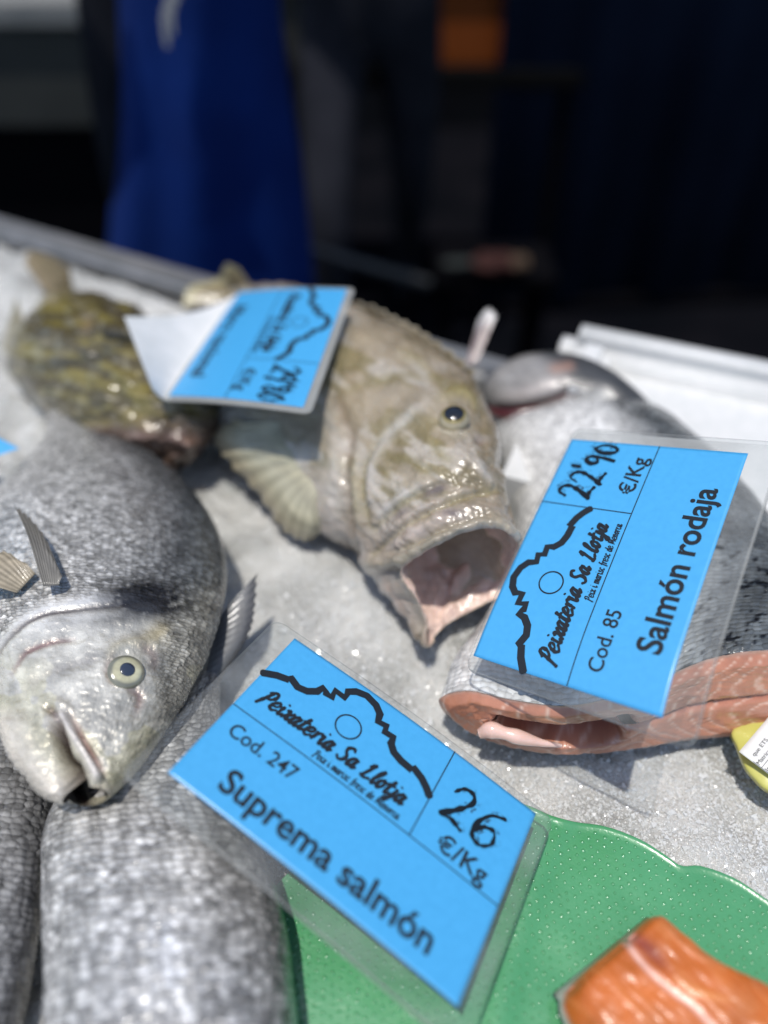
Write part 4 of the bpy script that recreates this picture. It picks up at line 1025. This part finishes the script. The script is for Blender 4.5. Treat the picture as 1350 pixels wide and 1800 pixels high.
class Card:
    def __init__(s, label, c3, bend, cat='price card'):
        """c3: TL, TR, BR, BL in space; u runs 0..1.48, v 0..1"""
        s.c = [np.array(p, float) for p in c3]; s.bend = bend
        n = np.cross(s.c[1] - s.c[3], s.c[0] - s.c[2]); s.n = n / np.linalg.norm(n)
        if s.n[2] < 0: s.n = -s.n
        s.root = empty('price_card', tuple(sum(s.c) / 4), label, cat, 'price cards on the stall')
    def pt(s, u, v, off=0.0):
        u = np.asarray(u, float); v = np.asarray(v, float); a = (u / 1.48)[..., None]; b = v[..., None]
        P = (s.c[3] * (1 - a) + s.c[2] * a) * (1 - b) + (s.c[0] * (1 - a) + s.c[1] * a) * b
        return P + s.n * ((s.bend(a[..., 0], v) if s.bend else 0) + off)[..., None]
    def sheet(s, name, u0, u1, v0, v1, off, th, m, rad=0.0, nu=70, nv=56, warp=None):
        U, V = np.meshgrid(np.linspace(u0, u1, nu), np.linspace(v0, v1, nv), indexing='ij')
        if rad:
            # squeeze the corners round
            cu, cv = (u0 + u1) / 2, (v0 + v1) / 2; hu, hv = (u1 - u0) / 2, (v1 - v0) / 2
            du, dv = U - cu, V - cv
            ex = np.clip((np.abs(du) - (hu - rad)) / rad, 0, 1); ey = np.clip((np.abs(dv) - (hv - rad)) / rad, 0, 1)
            k = np.maximum(ex, ey) / np.maximum(np.hypot(ex, ey), 1e-9); k = np.where((ex > 0) & (ey > 0), k, 1)
            U = cu + np.sign(du) * np.where(ex > 0, hu - rad + rad * ex * k, np.abs(du)); V = cv + np.sign(dv) * np.where(ey > 0, hv - rad + rad * ey * k, np.abs(dv))
        P = s.pt(U, V, off + np.zeros_like(U))
        if warp: P = P + s.n * warp(U, V)[..., None]
        T = P.reshape(-1, 3); B = T - s.n * th; q = grid_quads(nu, nv, True); k = nu * nv
        rim = np.concatenate([np.arange(nv), np.arange(1, nu) * nv + nv - 1, (nu - 1) * nv + np.arange(nv - 2, -1, -1), np.arange(nu - 2, 0, -1) * nv])
        Q = np.concatenate([q, q[:, ::-1] + k, np.stack([np.roll(rim, -1), np.roll(rim, -1) + k, rim + k, rim], 1)])
        o = mesh_np(name, np.concatenate([T, B]), Q, m); keep(o, s.root); return o
    def strokes(s, name, L, width, m, off=.00022, taper=0.0, vary=0.0, seed=0):
        V = []; Q = []
        for j, st in enumerate(L):
            st = np.array(st, float)
            P = catmull(st, max(8, 7 * len(st))) if (len(st) > 2 and not taper == 'poly') else (np.linspace(st[0], st[-1], 60) if len(st) == 2 else st)
            d = np.gradient(P, axis=0); d /= np.maximum(np.linalg.norm(d, axis=1)[:, None], 1e-9); nn = np.stack([-d[:, 1], d[:, 0]], 1)
            w = np.full(len(P), width / 2)
            if vary: w = w * (1 + vary * (noise(np.arange(len(P)) * .35 + seed, np.full(len(P), j * 3.1), 4) - .5) * 2 + vary * .5 * d[:, 1] * -1)
            k = len(V); p0 = P[0] - d[0] * w[0] * .5; p1 = P[-1] + d[-1] * w[-1] * .5
            V.append(p0 + nn[0] * w[0] * .5); V.append(p0 - nn[0] * w[0] * .5)
            for i in range(len(P)): V.append(P[i] + nn[i] * w[i]); V.append(P[i] - nn[i] * w[i])
            V.append(p1 + nn[-1] * w[-1] * .5); V.append(p1 - nn[-1] * w[-1] * .5)
            for i in range(len(P) + 1): Q.append((k + 2 * i, k + 2 * i + 1, k + 2 * i + 3, k + 2 * i + 2))
        V = np.array(V); W = s.pt(V[:, 0], V[:, 1], off + rng.uniform(0, 2e-5) + np.linspace(0, 3e-5, len(V)))
        o = mesh_np(name, W, Q, m, smooth=False); keep(o, s.root); return o
    def text(s, name, txt, u0, u1, v0, cap, m=ink, off=.00022, embolden=.012):
        cu = bpy.data.curves.new('t', 'FONT'); cu.body = txt; cu.size = 1; cu.resolution_u = 4; cu.offset = embolden
        to = bpy.data.objects.new('t', cu); COL.objects.link(to)
        dg = bpy.context.evaluated_depsgraph_get(); me = bpy.data.meshes.new_from_object(to.evaluated_get(dg))
        bpy.data.objects.remove(to); bpy.data.curves.remove(cu)
        bm = bmesh.new(); bm.from_mesh(me); bmesh.ops.triangulate(bm, faces=bm.faces[:])
        co = np.array([v.co[:] for v in bm.verts]); F_ = [[v.index for v in f.verts] for f in bm.faces]; bm.free(); bpy.data.meshes.remove(me)
        x0, x1 = co[:, 0].min(), co[:, 0].max()
        U = u0 + (co[:, 0] - x0) * (u1 - u0) / (x1 - x0); V = v0 + co[:, 1] * cap / .73
        o = mesh_np(name, s.pt(U, V, np.full(len(U), off)), F_, m, smooth=False); keep(o, s.root); return o
    def build(s, name_txt, nu0, nu1, cod, price, lam, cod_u=(.08, .44), warp=None, seed=0):
        s.sheet('blue_paper', 0, 1.48, 0, 1, 0, .0002, blue_m, 0)
        s.sheet('laminate', *lam, -.00035, .00025, lam_m, .06, warp=warp)
        s.text('item_name', name_txt, nu0, nu1, .080, .125, embolden=.022)
        if cod: s.text('item_code', cod, *cod_u, .316, .080, embolden=.010)
        s.text('price_unit', '€/Kg', 1.125, 1.385, .497, .092, embolden=.016)
        s.strokes('ruled_line', [[(0.002, .461), (1.478, .461)]], .0055, ink)
        s.strokes('ruled_line', [[(1.0, .999), (1.003, .464)]], .0055, ink, off=.0002)
        b = np.array(BAND); s.strokes('mountain_mark', [b], .042, ink, taper='poly')
        th = np.linspace(0, 2 * np.pi, 60); s.strokes('ring_mark', [np.stack([.503 + .066 * np.cos(th), .735 + .066 * np.sin(th)], 1)], .008, ink, taper='poly')
        L, w = script_word('Peixateria Sa Llotja'); k = (.91 - .075) / (w + .1)
        s.strokes('shop_name', [[(.075 + a * k, .556 + b * .056) for a, b in st] for st in L], .0165, ink, vary=.25, off=.00024, seed=seed)
        L, w = script_word('Peix i marisc fresc de Menorca', .15); k = (.925 - .447) / w
        s.strokes('shop_motto', [[(.447 + a * k, .484 + b * .026) for a, b in st] for st in L], .0055, ink, vary=.2, off=.00024)
        s.strokes('handwritten_price', price, .020, marker, off=.00034, vary=.45, seed=seed)
        gh = [[(a + .02 + .006 * math.sin(9 * a), b + .012) for a, b in st] for st in price]
        s.strokes('rubbed_price', gh, .034, smear_m, off=.00029, vary=.6, seed=seed + 3)
def make_smear():
    m = bpy.data.materials.new('rubbed_marker'); m.use_nodes = True; t = NT(m)
    t.b.inputs['Base Color'].default_value = (.03, .06, .09, 1); t.b.inputs['Roughness'].default_value = .5
    g = t.new('NewGeometry'); n = t.new('TexNoise'); n.inputs['Scale'].default_value = 450; n.inputs['Detail'].default_value = 4; t.l(g.outputs['Position'], n.inputs['Vector'])
    tr = t.new('BsdfTransparent'); mx = t.new('MixShader'); t.l(t.ramp(n.outputs[0], [(.5, 0.), (.72, .7)]), mx.inputs[0])
    t.l(tr.outputs[0], mx.inputs[1]); t.l(t.b.outputs[0], mx.inputs[2]); t.l(mx.outputs[0], t.n['Material Output'].inputs['Surface']); return m
smear_m = make_smear()
CW = .148
def rect_fit(pxs, f_w=CW):
    """rigid rectangle from its four picture corners"""
    p = [ray(*q) for q in pxs]
    Am = np.stack([p[0], -p[1], p[2], -p[3]], 1); d = np.linalg.svd(Am)[2][-1]; d = d * np.sign(d[0])
    P = [p[i] * d[i] for i in range(4)]; w = (np.linalg.norm(P[1] - P[0]) + np.linalg.norm(P[2] - P[3])) / 2
    return [EYE + q * (f_w / w) for q in P]
D2 = [[(1.09, .80), (1.125, .85), (1.175, .855), (1.19, .81), (1.14, .73), (1.075, .655)], [(1.075, .652), (1.13, .665), (1.195, .645)]]
D6 = [[(1.36, .855), (1.29, .82), (1.245, .735), (1.25, .665), (1.30, .65), (1.345, .695), (1.335, .755), (1.285, .745), (1.25, .70)]]
c1 = Card('blue price card reading Suprema salmón, half over the green mat', rect_fit([(518, 1122), (942, 1430), (805, 1770), (295, 1358)]), lambda a, v: .0022 * np.sin(np.pi * np.clip(a, -.2, 1.2)))
c1.build('Suprema salmón', .202, 1.294, 'Cod. 247', D2 + D6, (-.15, 1.572, -.135, 1.045), (.074, .445), seed=1)
def digit(d, x, y=.66, w=.085, h=.19):
    g = {'2': [[(0, .75), (.3, 1.0), (.75, .95), (.85, .7), (.45, .3), (0, 0)], [(0, 0), (.45, .06), (1, -.02)]], '9': [[(.85, .8), (.5, 1.0), (.12, .75), (.3, .5), (.75, .62), (.85, .85), (.75, .3), (.55, -.15)]],
         '0': [[(.5, 1.0), (.12, .6), (.3, .02), (.75, .1), (.9, .6), (.5, 1.0)]], "'": [[(.4, 1.15), (.3, .85)]], '8': [[(.75, .85), (.4, 1.0), (.15, .78), (.5, .52), (.8, .25), (.5, 0), (.15, .22), (.5, .52), (.78, .78), (.72, .88)]]}[d]
    return [[(x + a * w, y + b * h) for a, b in st] for st in g]
pr2 = digit('2', 1.06, .73) + digit('2', 1.165, .70) + digit("'", 1.262, .72, .05, .17) + digit('9', 1.30, .70, .075, .15) + digit('0', 1.385, .69, .075, .14)
c2 = Card('blue laminated price card reading Salmón rodaja, propped on the cut salmon', rect_fit([(830, 1150), (1005, 772), (1315, 797), (1160, 1255)]), lambda a, v: .0015 * np.sin(np.pi * np.clip(a, -.2, 1.2)) - .0042 * np.clip((.24 - a) / .24, 0, 1.6) ** 2 * (1 - .6 * np.clip(v, 0, 1)))
c2.build('Salmón rodaja', .262, 1.228, 'Cod. 85', pr2, (-.085, 1.575, -.16, 1.022), (.106, .432), seed=2)
def solve3(pa, pb, pc, w, h, d0):
    """three corners with two right-angled sides of known length"""
    d = np.array(d0, float); R3 = [ray(*q) for q in (pa, pb, pc)]
    fn = lambda d: np.array([np.linalg.norm(R3[1] * d[1] - R3[0] * d[0]) - w, np.linalg.norm(R3[2] * d[2] - R3[0] * d[0]) - h, ((R3[1] * d[1] - R3[0] * d[0]) @ (R3[2] * d[2] - R3[0] * d[0])) / .1])
    for _ in range(60):
        f0 = fn(d); J = np.stack([(fn(d + e) - f0) / 1e-5 for e in np.eye(3) * 1e-5], 1); d = d - .5 * np.linalg.lstsq(J, f0, rcond=1e-3)[0]
    return [EYE + r * k for r, k in zip(R3, d)], fn(d)
t3, err3 = solve3((610, 508), (533, 716), (420, 514), .148, .10, (.68, .56, .66))
br3 = t3[1] + t3[2] - t3[0]
z_tr = .115
k3 = [at(610, 508, .118), at(533, 716, .112), at(296, 695, .078), at(420, 514, .072)]
pr3 = digit('2', 1.07, .70) + digit('9', 1.165, .70) + digit("'", 1.255, .70, .05, .17) + digit('8', 1.29, .69) + digit('0', 1.385, .69, .075, .17)
c3 = Card("blurred blue price card lying across the gaping grouper's back", k3, lambda a, v: .002 * np.sin(np.pi * v))
c3.build('Mero nacional', .25, 1.25, None, pr3, (-.03, 1.54, -.04, 1.06), seed=5)
k4 = [at(-150, 700, .07), at(36, 790, .07), at(-40, 880, .05), at(-260, 800, .05)]
k4 = [at(-170, 720, .066), at(-70, 735, .066), at(34, 788, .060), at(-120, 840, .055)]
c4 = Card('corner of a blue price card entering the frame at the left edge', k4, None)
c4.sheet('blue_paper', 0, 1.48, 0, 1, 0, .0002, blue_m, 0)

# white sheet tucked under the back card
def tucked_sheet():
    m = noisy('white_sheet', (.66, .67, .66), (.74, .74, .73), 60, .45, .0006, bs=400, coat=.2)
    a, b, c, d = at(218, 556, .105), at(436, 506, .0705), at(302, 698, .0765), at(268, 684, .088)
    nu, nv = 40, 40; U, V = np.meshgrid(np.linspace(0, 1, nu), np.linspace(0, 1, nv), indexing='ij')
    P = ((1 - U)[..., None] * a + U[..., None] * b) * (1 - V)[..., None] + ((1 - U)[..., None] * d + U[..., None] * c) * V[..., None]
    P[..., 2] += -.010 * np.sin(np.pi * U) * (1 - V * .5)
    o_ = mesh_np('side_sheet', np.concatenate([P.reshape(-1, 3), P.reshape(-1, 3) - A(0, 0, .0004)]), np.concatenate([grid_quads(nu, nv), grid_quads(nu, nv, True) + nu * nv]), m)
    tag(o_, 'curled white sheet sticking out beside the blurred back price card', 'paper')
tucked_sheet()

# ------------------------------------------------------------ yellow tag with printed label
def yellow_tag():
    root = empty('fish_tag', tuple(at(1335, 1320, .004)), 'yellow plastic tag with a white printed label on the ice beside the cut salmon', 'tag')
    z = .012
    out = [(1288, 1284), (1296, 1310), (1310, 1345), (1325, 1365), (1350, 1388), (1400, 1410), (1470, 1400), (1500, 1340), (1480, 1260), (1400, 1240), (1320, 1262)]
    ring = np.array([at(p[0], p[1], z) for p in catmull(np.array(out, float), 120, True)]); c = ring.mean(0)
    rr = np.linspace(1, .02, 24); G = c + (ring[None] - c) * rr[:, None, None]; G[..., 2] += (.006 * (1 - rr ** 3))[:, None]
    M = 120; q = np.concatenate([grid_quads(24, M), np.stack([np.arange(23) * M + M - 1, np.arange(23) * M, np.arange(1, 24) * M, np.arange(1, 24) * M + M - 1], 1)])
    B = G.reshape(-1, 3).copy(); B[:, 2] -= .003; k = len(B); r0 = np.arange(M); r1 = (r0 + 1) % M
    Q = np.concatenate([q, q[:, ::-1] + k, np.stack([r0, r0 + k, r1 + k, r1], 1)])
    keep(mesh_np('tag_body', np.concatenate([G.reshape(-1, 3), B]), Q, mat('yellow_plastic', (.56, .54, .14), .3, coat=.5, sss=.1)), root)
    # white label: writing runs up and to the right
    bl, br, tl = at(1346, 1372, .0195), at(1420, 1250, .0195), at(1296, 1262, .0195)
    o0 = at(1336, 1346, .0195); ux = at(1377, 1296, .0195) - o0; ux /= np.linalg.norm(ux); vy = np.cross([0, 0, 1.0], ux)
    class Lc(Card):
        def __init__(s): s.n = A(0, 0, 1); s.root = root
        def pt(s, u, v, off=0.0):
            u = np.asarray(u, float); v = np.asarray(v, float); return o0 + ux * u[..., None] * .0072 + vy * v[..., None] * .0072 + s.n * (np.asarray(off) + 0 * u)[..., None]
    L = Lc()
    wm = noisy('label_paper', (.70, .70, .68), (.74, .74, .72), 100, .5, 0)
    L.sheet('printed_label', -.12, 6, -1.05, 1.6, 0, .0003, wm, 0, nu=12, nv=8)
    for tx, u0, u1, v0 in (('que ETS', .35, 2.35, .62), ('Matricula', .0, 2.05, .05), ('Ingreso', .0, 1.75, -.62)):
        L.text('label_text', tx, u0, u1, v0, .30, embolden=.0)
    L.strokes('label_rule', [[(-.1, -.16), (5.8, -.16)], [(-.1, -.72), (5.8, -.72)], [(-.1, .5), (-.1, -1.0)]], .035, ink)
yellow_tag()
